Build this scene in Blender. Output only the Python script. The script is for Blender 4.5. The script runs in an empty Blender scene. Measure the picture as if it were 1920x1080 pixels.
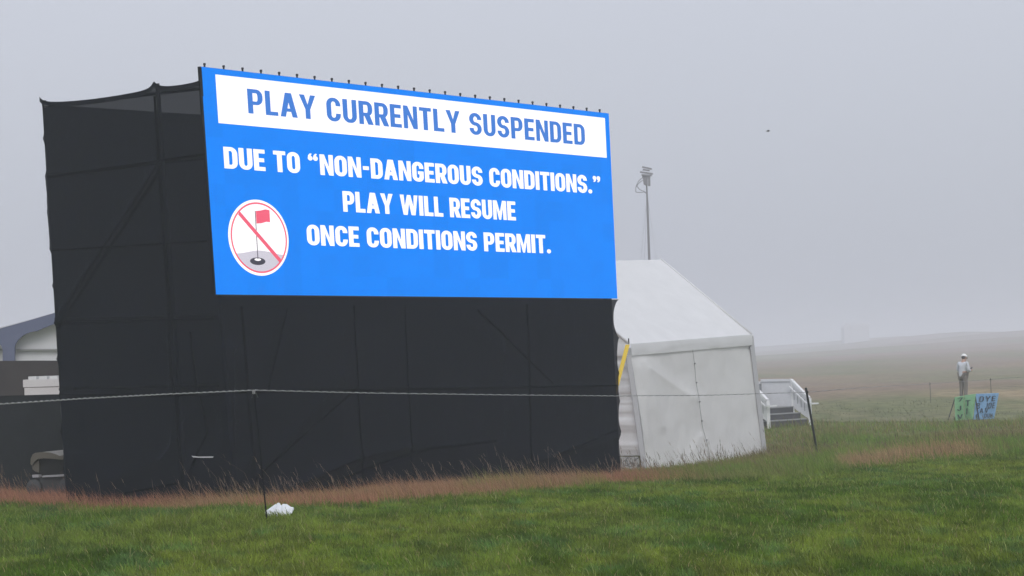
import bpy, bmesh, math, random
import numpy as np
from mathutils import Vector, Matrix
from mathutils.geometry import tessellate_polygon

random.seed(7)
rng = np.random.default_rng(11)
S = bpy.context.scene
COL = S.collection

# ------------------------------------------------------------------ camera
FPX = 3600.0                      # focal length in photo pixels (1920 wide)
PITCH = math.atan(130 / FPX)
ROLL = 0.03
EYE = np.array([0.0, 0.0, 1.7])
AF = np.array([0.0, math.cos(PITCH), math.sin(PITCH)])
R0 = np.array([1.0, 0.0, 0.0])
U0 = np.array([0.0, -math.sin(PITCH), math.cos(PITCH)])
AR = math.cos(ROLL) * R0 - math.sin(ROLL) * U0
AU = math.cos(ROLL) * U0 + math.sin(ROLL) * R0
cam_d = bpy.data.cameras.new('camera')
cam = bpy.data.objects.new('camera', cam_d)
COL.objects.link(cam)
cam_d.sensor_width = 36.0
cam_d.lens = FPX / 1920 * 36.0
cam_d.clip_start = 0.1
cam_d.clip_end = 8000
M = Matrix.Identity(4)
for i in range(3):
    M[i][0], M[i][1], M[i][2], M[i][3] = AR[i], AU[i], -AF[i], EYE[i]
cam.matrix_world = M
S.camera = cam

# ------------------------------------------------------------------ light, sky, exposure
SUN_EL, SUN_AZ = math.radians(44), math.radians(172)
world = bpy.data.worlds.new('World')
S.world = world
world.use_nodes = True
wn, wl = world.node_tree.nodes, world.node_tree.links
wn.clear()
w_out = wn.new('ShaderNodeOutputWorld')
w_bg = wn.new('ShaderNodeBackground')
w_bg.inputs['Strength'].default_value = 0.1
w_sky = wn.new('ShaderNodeTexSky')
w_sky.sky_type = 'NISHITA'
w_sky.sun_disc = False
w_sky.sun_elevation = SUN_EL
w_sky.sun_rotation = SUN_AZ
w_sky.dust_density = 4.0
w_sat = wn.new('ShaderNodeHueSaturation')
w_sat.inputs['Saturation'].default_value = 0.25
w_mix = wn.new('ShaderNodeMix')
w_mix.data_type = 'RGBA'
w_mix.inputs[0].default_value = 0.86          # thick overcast: the cloud deck evens the sky out
w_mix.inputs[7].default_value = (5.0, 5.25, 6.0, 1)
wl.new(w_sky.outputs[0], w_sat.inputs['Color'])
wl.new(w_sat.outputs[0], w_mix.inputs[6])
# an overcast sky is brighter overhead than at the horizon
w_tc = wn.new('ShaderNodeTexCoord'); w_sep = wn.new('ShaderNodeSeparateXYZ'); w_mr = wn.new('ShaderNodeMapRange')
w_mr.inputs[1].default_value = 0.0; w_mr.inputs[2].default_value = 1.0; w_mr.inputs[3].default_value = 1.0; w_mr.inputs[4].default_value = 2.3
w_mul = wn.new('ShaderNodeMix'); w_mul.data_type = 'RGBA'; w_mul.blend_type = 'MULTIPLY'; w_mul.inputs[0].default_value = 1.0
wl.new(w_tc.outputs['Generated'], w_sep.inputs[0]); wl.new(w_sep.outputs['Z'], w_mr.inputs[0])
wl.new(w_mix.outputs[2], w_mul.inputs[6]); wl.new(w_mr.outputs[0], w_mul.inputs[7])
wl.new(w_mul.outputs[2], w_bg.inputs['Color'])
wl.new(w_bg.outputs[0], w_out.inputs['Surface'])

sun_d = bpy.data.lights.new('sun', 'SUN')
sun_d.energy = 1.1
sun_d.angle = math.radians(25)
sun_d.color = (1.0, 0.97, 0.93)
sun = bpy.data.objects.new('sun', sun_d)
COL.objects.link(sun)
sd = Vector((math.sin(SUN_AZ) * math.cos(SUN_EL), math.cos(SUN_AZ) * math.cos(SUN_EL), math.sin(SUN_EL)))
sun.rotation_euler = sd.to_track_quat('Z', 'Y').to_euler()
sun.location = (-20, -20, 40)

S.view_settings.view_transform = 'Standard'
S.view_settings.look = 'None'
S.view_settings.exposure = 0.0
S.view_settings.gamma = 1.0
S.render.engine = 'CYCLES'
cy = S.cycles
cy.use_denoising = True
cy.max_bounces = 8
cy.diffuse_bounces = 3
cy.transparent_max_bounces = 16
cy.volume_bounces = 2
cy.sample_clamp_indirect = 6

# ------------------------------------------------------------------ helpers
def ray(px, py):
    return AF + (px - 960) / FPX * AR + (540 - py) / FPX * AU

def P(px, py, d):
    """World point at depth d metres that the photograph shows at pixel (px, py)."""
    return EYE + d * ray(px, py)

def pr(p):
    v = np.asarray(p) - EYE
    z = v @ AF
    return np.stack([960 + FPX * (v @ AR) / z, 540 - FPX * (v @ AU) / z], -1)

def hsh(ix, iy, seed):
    h = (ix.astype(np.int64) * 374761393 + iy.astype(np.int64) * 668265263 + seed * 982451653) & 0x7fffffff
    h = ((h ^ (h >> 13)) * 1274126177) & 0x7fffffff
    h = (h ^ (h >> 16)) & 0xffff
    return h / 65535.0

def vnoise(x, y, seed=0):
    x = np.asarray(x, float); y = np.asarray(y, float)
    ix = np.floor(x); iy = np.floor(y)
    fx = x - ix; fy = y - iy
    fx = fx * fx * (3 - 2 * fx); fy = fy * fy * (3 - 2 * fy)
    a = hsh(ix, iy, seed); b = hsh(ix + 1, iy, seed); c = hsh(ix, iy + 1, seed); d = hsh(ix + 1, iy + 1, seed)
    return (a * (1 - fx) + b * fx) * (1 - fy) + (c * (1 - fx) + d * fx) * fy

def fbm(x, y, seed=0, n=4):
    v = 0; a = 0.5; t = 0
    for k in range(n):
        v = v + a * vnoise(x * 2 ** k + 17.3 * k, y * 2 ** k - 9.1 * k, seed + k); t += a; a *= 0.5
    return v / t

def mat(name, color, rough=0.7, spec=0.3, metal=0.0, noise=0.0, nscale=8.0, bump=0.0, bscale=40.0, transl=0.0, transp=0.0, attr=None):
    m = bpy.data.materials.new(name)
    m.use_nodes = True
    n, l = m.node_tree.nodes, m.node_tree.links
    b = n['Principled BSDF']
    out = n['Material Output']
    b.inputs['Roughness'].default_value = rough
    b.inputs['Specular IOR Level'].default_value = spec
    b.inputs['Metallic'].default_value = metal
    b.inputs['Base Color'].default_value = (*color, 1)
    src = None
    tc = n.new('ShaderNodeTexCoord')
    if attr:
        at = n.new('ShaderNodeAttribute'); at.attribute_name = attr
        src = at.outputs['Color']
    if noise > 0:
        nz = n.new('ShaderNodeTexNoise'); nz.inputs['Scale'].default_value = nscale; nz.inputs['Detail'].default_value = 6
        l.new(tc.outputs['Object'], nz.inputs['Vector'])
        mr = n.new('ShaderNodeMapRange'); mr.inputs[1].default_value = 0.25; mr.inputs[2].default_value = 0.75
        mr.inputs[3].default_value = 1 - noise; mr.inputs[4].default_value = 1 + noise
        l.new(nz.outputs['Fac'], mr.inputs[0])
        mx = n.new('ShaderNodeMix'); mx.data_type = 'RGBA'; mx.blend_type = 'MULTIPLY'; mx.inputs[0].default_value = 1
        if src: l.new(src, mx.inputs[6])
        else: mx.inputs[6].default_value = (*color, 1)
        l.new(mr.outputs[0], mx.inputs[7])
        src = mx.outputs[2]
    if src: l.new(src, b.inputs['Base Color'])
    if bump > 0:
        nb = n.new('ShaderNodeTexNoise'); nb.inputs['Scale'].default_value = bscale; nb.inputs['Detail'].default_value = 4
        l.new(tc.outputs['Object'], nb.inputs['Vector'])
        bp = n.new('ShaderNodeBump'); bp.inputs['Strength'].default_value = bump; bp.inputs['Distance'].default_value = 0.02
        l.new(nb.outputs['Fac'], bp.inputs['Height'])
        l.new(bp.outputs[0], b.inputs['Normal'])
    sh = b.outputs[0]
    if transl > 0:
        t = n.new('ShaderNodeBsdfTranslucent')
        if src: l.new(src, t.inputs['Color'])
        else: t.inputs['Color'].default_value = (*color, 1)
        mm = n.new('ShaderNodeMixShader'); mm.inputs[0].default_value = transl
        l.new(sh, mm.inputs[1]); l.new(t.outputs[0], mm.inputs[2]); sh = mm.outputs[0]
    if transp > 0:
        t = n.new('ShaderNodeBsdfTransparent')
        mm = n.new('ShaderNodeMixShader'); mm.inputs[0].default_value = transp
        l.new(sh, mm.inputs[1]); l.new(t.outputs[0], mm.inputs[2]); sh = mm.outputs[0]
    l.new(sh, out.inputs['Surface'])
    return m

def emit(name, color, strength=1.0):
    m = bpy.data.materials.new(name)
    m.use_nodes = True
    b = m.node_tree.nodes['Principled BSDF']
    b.inputs['Base Color'].default_value = (0.02, 0.02, 0.02, 1)
    b.inputs['Roughness'].default_value = 0.6
    b.inputs['Specular IOR Level'].default_value = 0.1
    b.inputs['Emission Color'].default_value = (*color, 1)
    b.inputs['Emission Strength'].default_value = strength
    return m

def empty(name, loc, label, cat, group=None):
    o = bpy.data.objects.new(name, None)
    COL.objects.link(o)
    o.location = tuple(loc)
    o.empty_display_size = 0.2
    o['label'] = label; o['category'] = cat
    if group: o['group'] = group
    return o

def link(name, verts, faces, m, parent=None, smooth=False, label=None):
    """One mesh object; verts in world space. A top-level one gets its origin at its base."""
    V = np.asarray(verts, float)
    if parent is not None:
        org = np.array(Vector(parent.location)) if parent.parent is None else np.array(Vector(parent.parent.location)) + np.array(Vector(parent.location))
    else:
        org = np.array([(V[:, 0].min() + V[:, 0].max()) / 2, (V[:, 1].min() + V[:, 1].max()) / 2, V[:, 2].min()])
    me = bpy.data.meshes.new(name)
    me.from_pydata([tuple(v) for v in (V - org)], [], [tuple(int(i) for i in f) for f in faces])
    me.validate(); me.update()
    if smooth:
        me.polygons.foreach_set('use_smooth', [True] * len(me.polygons))
    me.materials.append(m)
    o = bpy.data.objects.new(name, me)
    COL.objects.link(o)
    if parent is not None: o.parent = parent
    else: o.location = tuple(org)
    if label: o['label'] = label
    return o

def tag(o, label, cat, group=None, kind=None):
    if label: o['label'] = label
    if cat: o['category'] = cat
    if group: o['group'] = group
    if kind: o['kind'] = kind
    return o

class MB:
    """Collects simple shapes in world space into one mesh."""
    def __init__(s): s.v = []; s.f = []
    def add(s, v, f):
        k = len(s.v); s.v += [np.asarray(p, float) for p in v]; s.f += [tuple(i + k for i in q) for q in f]; return s
    def hexa(s, a):   # 8 points: bottom loop 0-3, top loop 4-7
        return s.add(a, [(0, 3, 2, 1), (4, 5, 6, 7), (0, 1, 5, 4), (1, 2, 6, 5), (2, 3, 7, 6), (3, 0, 4, 7)])
    def box(s, o, a, b, c):   # corner o and three edge vectors
        o, a, b, c = [np.asarray(t, float) for t in (o, a, b, c)]
        return s.hexa([o, o + a, o + a + b, o + b, o + c, o + a + c, o + a + b + c, o + b + c])
    def tube(s, pts, r, n=8, caps=True, twist=0.0, lobes=0.0):
        pts = [np.asarray(p, float) for p in pts]
        rr = r if hasattr(r, '__len__') else [r] * len(pts)
        base = len(s.v)
        for i, p in enumerate(pts):
            t = pts[min(i + 1, len(pts) - 1)] - pts[max(i - 1, 0)]
            t = t / (np.linalg.norm(t) + 1e-9)
            up = np.array([0, 0, 1.0]) if abs(t[2]) < 0.9 else np.array([1.0, 0, 0])
            x = np.cross(t, up); x /= np.linalg.norm(x); y = np.cross(x, t)
            for k in range(n):
                a = 2 * math.pi * k / n + twist * i
                q = rr[i] * (1 + lobes * math.cos(3 * 2 * math.pi * k / n))
                s.v.append(p + q * (math.cos(a) * x + math.sin(a) * y))
        for i in range(len(pts) - 1):
            for k in range(n):
                a = base + i * n + k; b = base + i * n + (k + 1) % n
                s.f.append((a, b, b + n, a + n))
        if caps:
            s.f.append(tuple(base + k for k in range(n))[::-1]); s.f.append(tuple(base + (len(pts) - 1) * n + k for k in range(n)))
        return s
    def bar(s, a, b, w, h=None):   # rectangular bar from a to b
        h = h or w
        a = np.asarray(a, float); b = np.asarray(b, float)
        t = (b - a) / np.linalg.norm(b - a)
        up = np.array([0, 0, 1.0]) if abs(t[2]) < 0.9 else np.array([0, 1.0, 0])
        x = np.cross(t, up); x /= np.linalg.norm(x); y = np.cross(x, t)
        c = [(-1, -1), (1, -1), (1, 1), (-1, 1)]
        return s.hexa([a + i * w / 2 * x + j * h / 2 * y for i, j in c] + [b + i * w / 2 * x + j * h / 2 * y for i, j in c])
    def slab(s, poly, thick):   # polygon (world points) extruded by vector
        poly = [np.asarray(p, float) for p in poly]; t = np.asarray(thick, float); n = len(poly)
        tri = tessellate_polygon([[Vector(p) for p in poly]])
        k = len(s.v)
        s.v += poly + [p + t for p in poly]
        s.f += [(k + a, k + b, k + c) for a, b, c in tri] + [(k + n + c, k + n + b, k + n + a) for a, b, c in tri]
        s.f += [(k + i, k + (i + 1) % n, k + n + (i + 1) % n, k + n + i) for i in range(n)]
        return s
    def build(s, name, m, parent=None, smooth=False, label=None):
        return link(name, s.v, s.f, m, parent, smooth, label)

def grid(nu, nv, fn):
    """fn(u, v) arrays -> world points; returns verts, faces."""
    u, v = np.meshgrid(np.linspace(0, 1, nu), np.linspace(0, 1, nv))
    pts = fn(u, v).reshape(-1, 3)
    f = [(j * nu + i, j * nu + i + 1, (j + 1) * nu + i + 1, (j + 1) * nu + i) for j in range(nv - 1) for i in range(nu - 1)]
    return pts, f

def lerp(a, b, t):
    return np.asarray(a) + (np.asarray(b) - np.asarray(a)) * t

# ------------------------------------------------------------------ terrain
CTRL = [(0, 0, 0), (-10, 0, 0), (10, 0, .05), (0, -30, -.2), (-30, -10, 0), (30, -10, .1), (0, 13, .08), (-5, 13, .08), (5, 13, .1),
        (-2.5, 19.5, .13), (-6, 20, .1), (3, 20, .08), (6.5, 21, .08), (8, 27, -.12),
        (-4.1, 26.4, -.22), (-6.6, 28, -.22), (-2, 26.6, -.15), (-1.5, 29.2, -.24), (.4, 28.3, -.19), (2.2, 29, -.22), (1.7, 32.4, -.40), (-2, 33, -.5), (-9, 30, -.25), (-20, 30, -.3), (-20, 60, -.6),
        (2.75, 41.1, -.85), (5.8, 45.1, -.74), (5.64, 36.1, -.4), (9.5, 37, -.32), (12, 46, -.5), (-3, 46, -.8),
        (7.1, 54, -.5), (8.5, 56, -.48), (2, 56, -.6), (15.8, 66, -.92), (17.1, 73, -.62), (20, 60, -.8), (10, 75, -.6), (22, 90, -.2), (0, 90, -.8)]
for px, py, d in ((1450, 655, 1500), (1600, 641, 1150), (1700, 629, 980), (1780, 622, 820), (1920, 618, 680), (2150, 620, 650)):
    p = P(px, py, d); CTRL.append(tuple(p))
    q = P(px, py, d + 350); CTRL.append((q[0], q[1], p[2] - 14))
    for fr in (.2, .4, .6, .8): q = P(px, py, d * fr); CTRL.append((q[0], q[1], -.75 + (p[2] + .75) * ((d * fr - 75) / (d - 75)) ** 2))
CTRL += [(-60, 200, -2), (0, 300, -1.5), (-150, 500, -4), (0, 800, -4), (320, 140, 4), (150, 30, 1), (-150, 100, -1), (0, 1400, -14), (900, 1200, -8), (-600, 900, -14),
         (600, 300, -4), (-600, 100, -6), (0, -400, -6), (500, -300, -6), (-500, -300, -6), (0, 2300, -24), (1600, 0, -8), (-1600, 0, -8), (1600, 2300, -24), (-1600, 2300, -24)]
CT = np.array(CTRL, float)
def _phi(r): return np.sqrt(r * r + 9.0)
_K = _phi(np.linalg.norm(CT[:, None, :2] - CT[None, :, :2], axis=2)) - 1e-3 * np.eye(len(CT))
_n = len(CT)
_A = np.zeros((_n + 1, _n + 1)); _A[:_n, :_n] = _K; _A[_n, :_n] = 1; _A[:_n, _n] = 1
_w = np.linalg.solve(_A, np.append(CT[:, 2], 0))
def gz(x, y):
    x = np.asarray(x, float); y = np.asarray(y, float)
    sh = x.shape; xf = x.ravel(); yf = y.ravel(); out = np.empty(len(xf))
    for i in range(0, len(xf), 20000):
        d = np.hypot(xf[i:i + 20000, None] - CT[None, :, 0], yf[i:i + 20000, None] - CT[None, :, 1])
        out[i:i + 20000] = _phi(d) @ _w[:-1] + _w[-1]
    return out.reshape(sh)

def on_ground(px, py):
    r_ = ray(px, py); ts = np.linspace(8, 120, 2000)
    pts = EYE + ts[:, None] * r_
    k = np.argmax(pts[:, 2] < gz(pts[:, 0], pts[:, 1]))
    return pts[k]

# edge between the mown lawn and the rough
EDGE = np.array([on_ground(*q)[:2] for q in ((-250, 938), (0, 946), (120, 950), (300, 956), (480, 958), (700, 946), (960, 926), (1160, 907), (1330, 903), (1450, 899), (1560, 886), (1640, 874), (1720, 862), (1900, 852), (2200, 838))])
EDGE = EDGE[np.argsort(EDGE[:, 0])]
def edge_d(x, y):
    """metres beyond the lawn's edge (negative on the lawn)"""
    return y - np.interp(x, EDGE[:, 0], EDGE[:, 1])

def mixc(a, b, t):
    t = np.clip(t, 0, 1)[..., None]
    return np.asarray(a) * (1 - t) + np.asarray(b) * t
def sstep(a, b, x):
    t = np.clip((x - a) / (b - a), 0, 1); return t * t * (3 - 2 * t)

GREEN = (.148, .208, .032); YELLOW = (.175, .225, .030); DEEP = (.082, .145, .012); BLUEG = (.098, .185, .045)
RED = (.38, .185, .115); TAN = (.33, .245, .13); RGREEN = (.165, .262, .045); OLIVE = (.22, .240, .075)
def lawn_col(x, y):
    a = fbm(x * .55, y * .28, 3); b = fbm(x * 1.1, y * .5, 21); c = fbm(x * 3.4, y * 1.8, 5); d = fbm(x * 5.5 + y, y * 3.5, 8)
    col = mixc(GREEN, YELLOW, (a - .44) * 5.0 + sstep(17, 24, y) * .35)
    col = mixc(col, DEEP, (b - .48) * 6.0 + sstep(21, 14, y) * .42 - sstep(21, 26, y) * .3)
    col = mixc(col, BLUEG, (c - .55) * 4)
    return col * (.72 + .56 * sstep(.3, .7, d))[..., None]
def rough_col(x, y):
    a = fbm(x * .5, y * .35, 40); b = fbm(x * .35 + 5, y * .22, 51); c = fbm(x * 1.8, y * 1.2, 53)
    e = edge_d(x, y)
    right = sstep(1.6, 3.2, x)
    patch = sstep(5.0, 5.5, x) * sstep(8.6, 7.9, x) * sstep(2.6, 1.2, e)           # the dry red patch on the lawn's edge
    fringe = sstep(5.5, 10.0, e + (c - .5) * 9) * sstep(.62, .42, b)
    near_tent = sstep(3.2, 4.6, e) * sstep(8, 5, x)
    col = mixc(mixc(RGREEN, TAN, (c - .3) * 3), RED, .78 + (a - .5) * 2.4)
    rcol = mixc(OLIVE, RGREEN, (b - .36) * 6)
    rcol = mixc(rcol, (.29, .19, .105), np.clip((c - .56) * 4, 0, .6) + near_tent * .45)
    rcol = mixc(rcol, (.24, .185, .095), fringe * .8)
    rcol = mixc(rcol, (.42, .26, .155), patch * .85)
    return mixc(col, rcol, right)
def far_col(x, y):
    a = fbm(x * .06, y * .03, 70); b = fbm(x * .25, y * .1, 77)
    c_ = fbm(x * .03, y * .010, 71); d = fbm(x * .9, y * .3, 79)
    col = mixc((.195, .150, .110), (.145, .150, .075), (a - .42) * 4)
    col = mixc(col, (.215, .150, .120), (c_ - .48) * 4)
    col = mixc(col, (.23, .18, .11), (b - .55) * 3)
    col = mixc(col, (.110, .125, .055), sstep(95, 60, y) * (d - .35) * 2.2)
    col = mixc(col, (.27, .21, .13), sstep(60, 66, y) * sstep(95, 80, y) * (b - .45) * 3)
    fair = sstep(44, 48, y) * sstep(62, 54, y) * sstep(16, 10, x)
    return mixc(col, (.13, .175, .06), fair * .9)
def ground_col(x, y):
    e = edge_d(x, y)
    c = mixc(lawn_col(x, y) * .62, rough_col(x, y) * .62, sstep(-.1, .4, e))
    return mixc(c, far_col(x, y), sstep(42, 54, y))

def axis(a, segs):
    o = [a]
    for b, st in segs:
        n = max(1, int(round((b - o[-1]) / st))); o += list(np.linspace(o[-1], b, n + 1)[1:])
    return np.array(o)
gx = axis(-1600, ((-200, 60), (-60, 10), (-14, 2), (22, .35), (60, 1.5), (120, 4), (420, 10), (1600, 80)))
gy = axis(-600, ((-50, 50), (8, 5), (50, .35), (90, 1), (200, 4), (1500, 14), (2300, 80)))
GX, GY = np.meshgrid(gx, gy)
bumps = (fbm(GX * 1.2, GY * 1.2, 90) - .5) * .08 * sstep(80, 40, GY) + (fbm(GX * .07, GY * .05, 95) - .5) * .5 * sstep(60, 140, GY)
GZ = gz(GX, GY) + bumps - .02
gv = np.stack([GX, GY, GZ], -1).reshape(-1, 3)
nx_, ny_ = len(gx), len(gy)
ii = (np.arange(ny_ - 1)[:, None] * nx_ + np.arange(nx_ - 1)[None]).ravel()
gf = np.stack([ii, ii + 1, ii + 1 + nx_, ii + nx_], 1)
def mesh_np(name, v, loops, starts, m, attr=None, smooth=True):
    me = bpy.data.meshes.new(name)
    me.vertices.add(len(v)); me.vertices.foreach_set('co', np.ascontiguousarray(v, np.float32).ravel())
    me.loops.add(len(loops)); me.loops.foreach_set('vertex_index', np.ascontiguousarray(loops, np.int32))
    me.polygons.add(len(starts)); me.polygons.foreach_set('loop_start', np.ascontiguousarray(starts, np.int32))
    if attr is not None:
        a = me.attributes.new('tint', 'FLOAT_COLOR', 'POINT')
        a.data.foreach_set('color', np.concatenate([attr, np.ones((len(attr), 1))], 1).astype(np.float32).ravel())
    me.update(calc_edges=True)
    if smooth: me.polygons.foreach_set('use_smooth', np.ones(len(starts), bool))
    me.materials.append(m)
    o = bpy.data.objects.new(name, me); COL.objects.link(o)
    return o
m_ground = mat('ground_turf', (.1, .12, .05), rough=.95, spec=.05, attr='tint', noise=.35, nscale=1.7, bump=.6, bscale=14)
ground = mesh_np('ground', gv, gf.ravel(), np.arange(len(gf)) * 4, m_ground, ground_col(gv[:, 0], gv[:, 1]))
ground['kind'] = 'structure'

# ------------------------------------------------------------------ grass
m_grass = mat('grass_blades', (.1, .14, .04), rough=.75, spec=.12, attr='tint', transl=.35)
def blades(name, x, y, h, w, lean, col, jitter=.24, bend=.5, zoff=0.0):
    n = len(x); z = gz(x, y) + (fbm(x * 1.2, y * 1.2, 90) - .5) * .08 * sstep(80, 40, y) - .03 + zoff
    az = rng.uniform(0, 2 * np.pi, n)
    dx, dy = np.cos(az) * w / 2, np.sin(az) * w / 2
    base = np.stack([x, y, z], 1)
    side = np.stack([dx, dy, np.zeros(n)], 1)
    lx = lean[:, 0] * h; ly = lean[:, 1] * h
    mid = base + np.stack([lx * .35, ly * .35, h * .55], 1)
    tip = base + np.stack([lx, ly, h * np.sqrt(np.clip(1 - bend * (lean ** 2).sum(1), .25, 1))], 1)
    V = np.stack([base - side, base + side, mid + side * .8, mid - side * .8, tip], 1).reshape(-1, 3)
    k = np.arange(n) * 5
    loops = np.stack([k, k + 1, k + 2, k + 3, k + 3, k + 2, k + 4], 1).ravel()
    starts = np.stack([np.arange(n) * 7, np.arange(n) * 7 + 4], 1).ravel()
    c = col * (1 + rng.normal(0, jitter, n).clip(-.6, .8))[:, None]
    c = np.repeat(c, 5, 0)
    o = mesh_np(name, V, loops, starts, m_grass, np.clip(c, .004, .6), smooth=False)
    return o
def scatter(y0, y1, dens, xmin=-1e9, xmax=1e9, marg=2.2):
    """points over the part of the ground that this and nearby cameras see"""
    out = []
    ys = np.arange(y0, y1, .5)
    for a in ys:
        b = a + .5
        l = max(-.275 * b - marg, xmin); r_ = min(.275 * b + marg, xmax)
        if r_ <= l: continue
        n = rng.poisson(dens(a) * (r_ - l) * .5)
        out.append(np.stack([rng.uniform(l, r_, n), rng.uniform(a, b, n)], 1))
    q = np.concatenate(out); return q[:, 0], q[:, 1]

# lawn
x, y = scatter(11.5, 36, lambda a: 2900 * min(1, (15 / a)) ** 1.1)
keep = edge_d(x, y) < rng.normal(.1, .22, len(x)); x, y = x[keep], y[keep]
cl = fbm(x * 2.6, y * 2.0, 130)
h = (.034 + .050 * cl ** 1.5) * rng.lognormal(0, .28, len(x)) * (1 + .5 * sstep(-1.2, -.2, edge_d(x, y)))
h *= 1 + .8 * sstep(-1.5, -3.0, x) * sstep(16.5, 19, y) * sstep(24, 21, y)
w = (.0056 + .00022 * (y - 12)) * rng.uniform(.7, 1.3, len(x))
ln = rng.normal(0, .50, (len(x), 2)) + np.stack([-.22 + .5 * (vnoise(x * .9, y * .9, 141) - .5), .3 * (vnoise(x * .9, y * .9, 142) - .5)], 1)
c = lawn_col(x, y)
pale = rng.random(len(x)) < .015
c[pale] = np.array((.30, .33, .12)); h[pale] *= 1.3
dry = rng.random(len(x)) < .03
c[dry] = np.array((.30, .24, .11))
lawn = tag(blades('lawn_grass', x, y, h, w, ln, c), 'mown green lawn grass across the foreground', 'grass', kind='stuff')
# taller loose stalks in the lawn are part of the rough mesh below
FOOT = np.array([(-3.99, 26.72), (1.75, 32.42), (.2, 34.6), (-6.55, 28.1)])      # the net tower's footprint
def in_tower(x, y):
    k = np.ones(len(x), bool)
    for i in range(4):
        p, q = FOOT[i], FOOT[(i + 1) % 4]
        k &= ((q[0] - p[0]) * (y - p[1]) - (q[1] - p[1]) * (x - p[0])) / np.hypot(*(q - p)) > .05
    return k
def in_tent(x, y):
    a = np.array([2.75, 41.1]); d = np.array([3.06, 4.0]); nrm = np.array([-d[1], d[0]]) / np.hypot(*d)
    s = (x - a[0]) * nrm[0] + (y - a[1]) * nrm[1]; t = ((x - a[0]) * d[0] + (y - a[1]) * d[1]) / (d @ d)
    return (s > .05) & (s < 5) & (t > 0) & (t < 1)
def rough(y0, y1, dens, hm, wid, lean0, col, xmin=-1e9, xmax=1e9, emin=-.15, emax=1e9, jit=.28):
    x, y = scatter(y0, y1, dens, xmin, xmax)
    e = edge_d(x, y)
    k = (e > rng.normal(emin, .38, len(x))) & (e < emax) & ~in_tower(x, y) & ~in_tent(x, y)
    x, y = x[k], y[k]
    cl = fbm(x * 1.1, y * .9, 150)
    h = hm(x, y) * (.45 + 1.1 * cl) * (1 + sstep(38, 44, y) * (1.5 * vnoise(x * .5, y * .35, 171) - .9)) * rng.lognormal(0, .25, len(x))
    ln = rng.normal(0, .22, (len(x), 2)) + np.array(lean0)
    return x, y, h, wid(y) * rng.uniform(.7, 1.3, len(x)), ln, col(x, y)
parts = []
parts.append(rough(21, 36, lambda a: 900 * (24 / max(a, 24)), lambda x, y: (.17 - .04 * sstep(1.6, 2.8, x)) * (.65 + .7 * vnoise(x * .9, y * .9, 161)), lambda y: .0042 + .00012 * (y - 22), (-.42, 0), rough_col, emax=7))
parts.append(rough(27, 56, lambda a: 620 * (30 / max(a, 30)) * min(1, ((56 - a) / 14) ** 1.3), lambda x, y: .13 + .07 * sstep(3.5, 6, x) + .06 * sstep(38, 34, y) * sstep(2.5, 4, x), lambda y: .006 + .0002 * (y - 27), (-.25, 0), rough_col, xmin=1.2, emin=.4))
# green undergrowth on the right
parts.append(rough(28, 58, lambda a: 700 * (30 / max(a, 30)) * min(1, ((58 - a) / 16) ** 1.6), lambda x, y: .12 + 0 * x, lambda y: .008 + .0002 * (y - 27), (-.15, 0), lambda x, y: mixc(lawn_col(x, y), RGREEN, .4 + 0 * x), xmin=1.6, emin=.1))
# thin tall stems
parts.append(rough(21, 34, lambda a: 9, lambda x, y: .42 + 0 * x, lambda y: .0045 + 0 * y, (-.45, 0), lambda x, y: np.tile((.25, .18, .125), (len(x), 1)), emin=.2, emax=5))
parts.append(rough(34, 46, lambda a: 7, lambda x, y: .36 + 0 * x, lambda y: .006 + 0 * y, (-.2, 0), lambda x, y: np.tile((.14, .11, .07), (len(x), 1)), xmin=1.5, emin=.2))
zo = [np.zeros(len(p[0])) for p in parts]
for x, y, h, w, ln, c in parts[-2:]:      # each tall stem carries a slim seed head
    for k_ in (.72, .84):
        parts.append((x + ln[:, 0] * h * k_ * .9, y + ln[:, 1] * h * k_ * .9, .075 + 0 * h, w * 1.5, ln * 1.1, c * .9)); zo.append(h * k_ * .92)
X, Y, H_, W_, L_, C_ = [np.concatenate([p[i] for p in parts]) for i in range(6)]
ZO = np.concatenate(zo)
tag(blades('rough_grass', X, Y, H_, W_, L_, C_, zoff=ZO), 'unmown reddish fescue with pale seed stalks beyond the lawn', 'grass', kind='stuff')
x, y, h, w, ln, c = rough(46, 84, lambda a: 45 * (50 / a) * (1 if a < 60 else max(0, (80 - a) / 20)), lambda x, y: .055 + 0 * x, lambda y: .012 + .0003 * (y - 48), (-.4, 0), lambda x, y: far_col(x, y) * .9, xmin=6, emin=.3, jit=.3)
tag(blades('far_rough_grass', x, y, h, w, ln, c, jitter=.15), 'pale tufted grass on the misty slope', 'grass', kind='stuff')

# ------------------------------------------------------------------ video screen
TL = np.array([-4.13934857, 25.97750883, 5.77897067]); BL = np.array([-4.07091822, 26.38170476, 2.68314879])
BR = np.array([1.77808364, 32.42898559, 2.63722316]); TR = np.array([1.70965329, 32.02478966, 5.73304505])
SW = BR - BL; SH = TL - BL
SWl, SHl = np.linalg.norm(SW), np.linalg.norm(SH)
SN = np.cross(SW, SH); SN /= np.linalg.norm(SN)
if SN[1] > 0: SN = -SN
def SP(u, v, off=0.0): return BL + u * SW + v * SH + off * SN

m_black = mat('black_cabinet', (.012, .012, .014), rough=.6)
m_blue = emit('led_blue', (.0, .246, 1.0), 1.0)
m_blue.node_tree.nodes['Principled BSDF'].inputs['Base Color'].default_value = (.004, .004, .004, 1)
m_blue.node_tree.nodes['Principled BSDF'].inputs['Specular IOR Level'].default_value = 0.02
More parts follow.
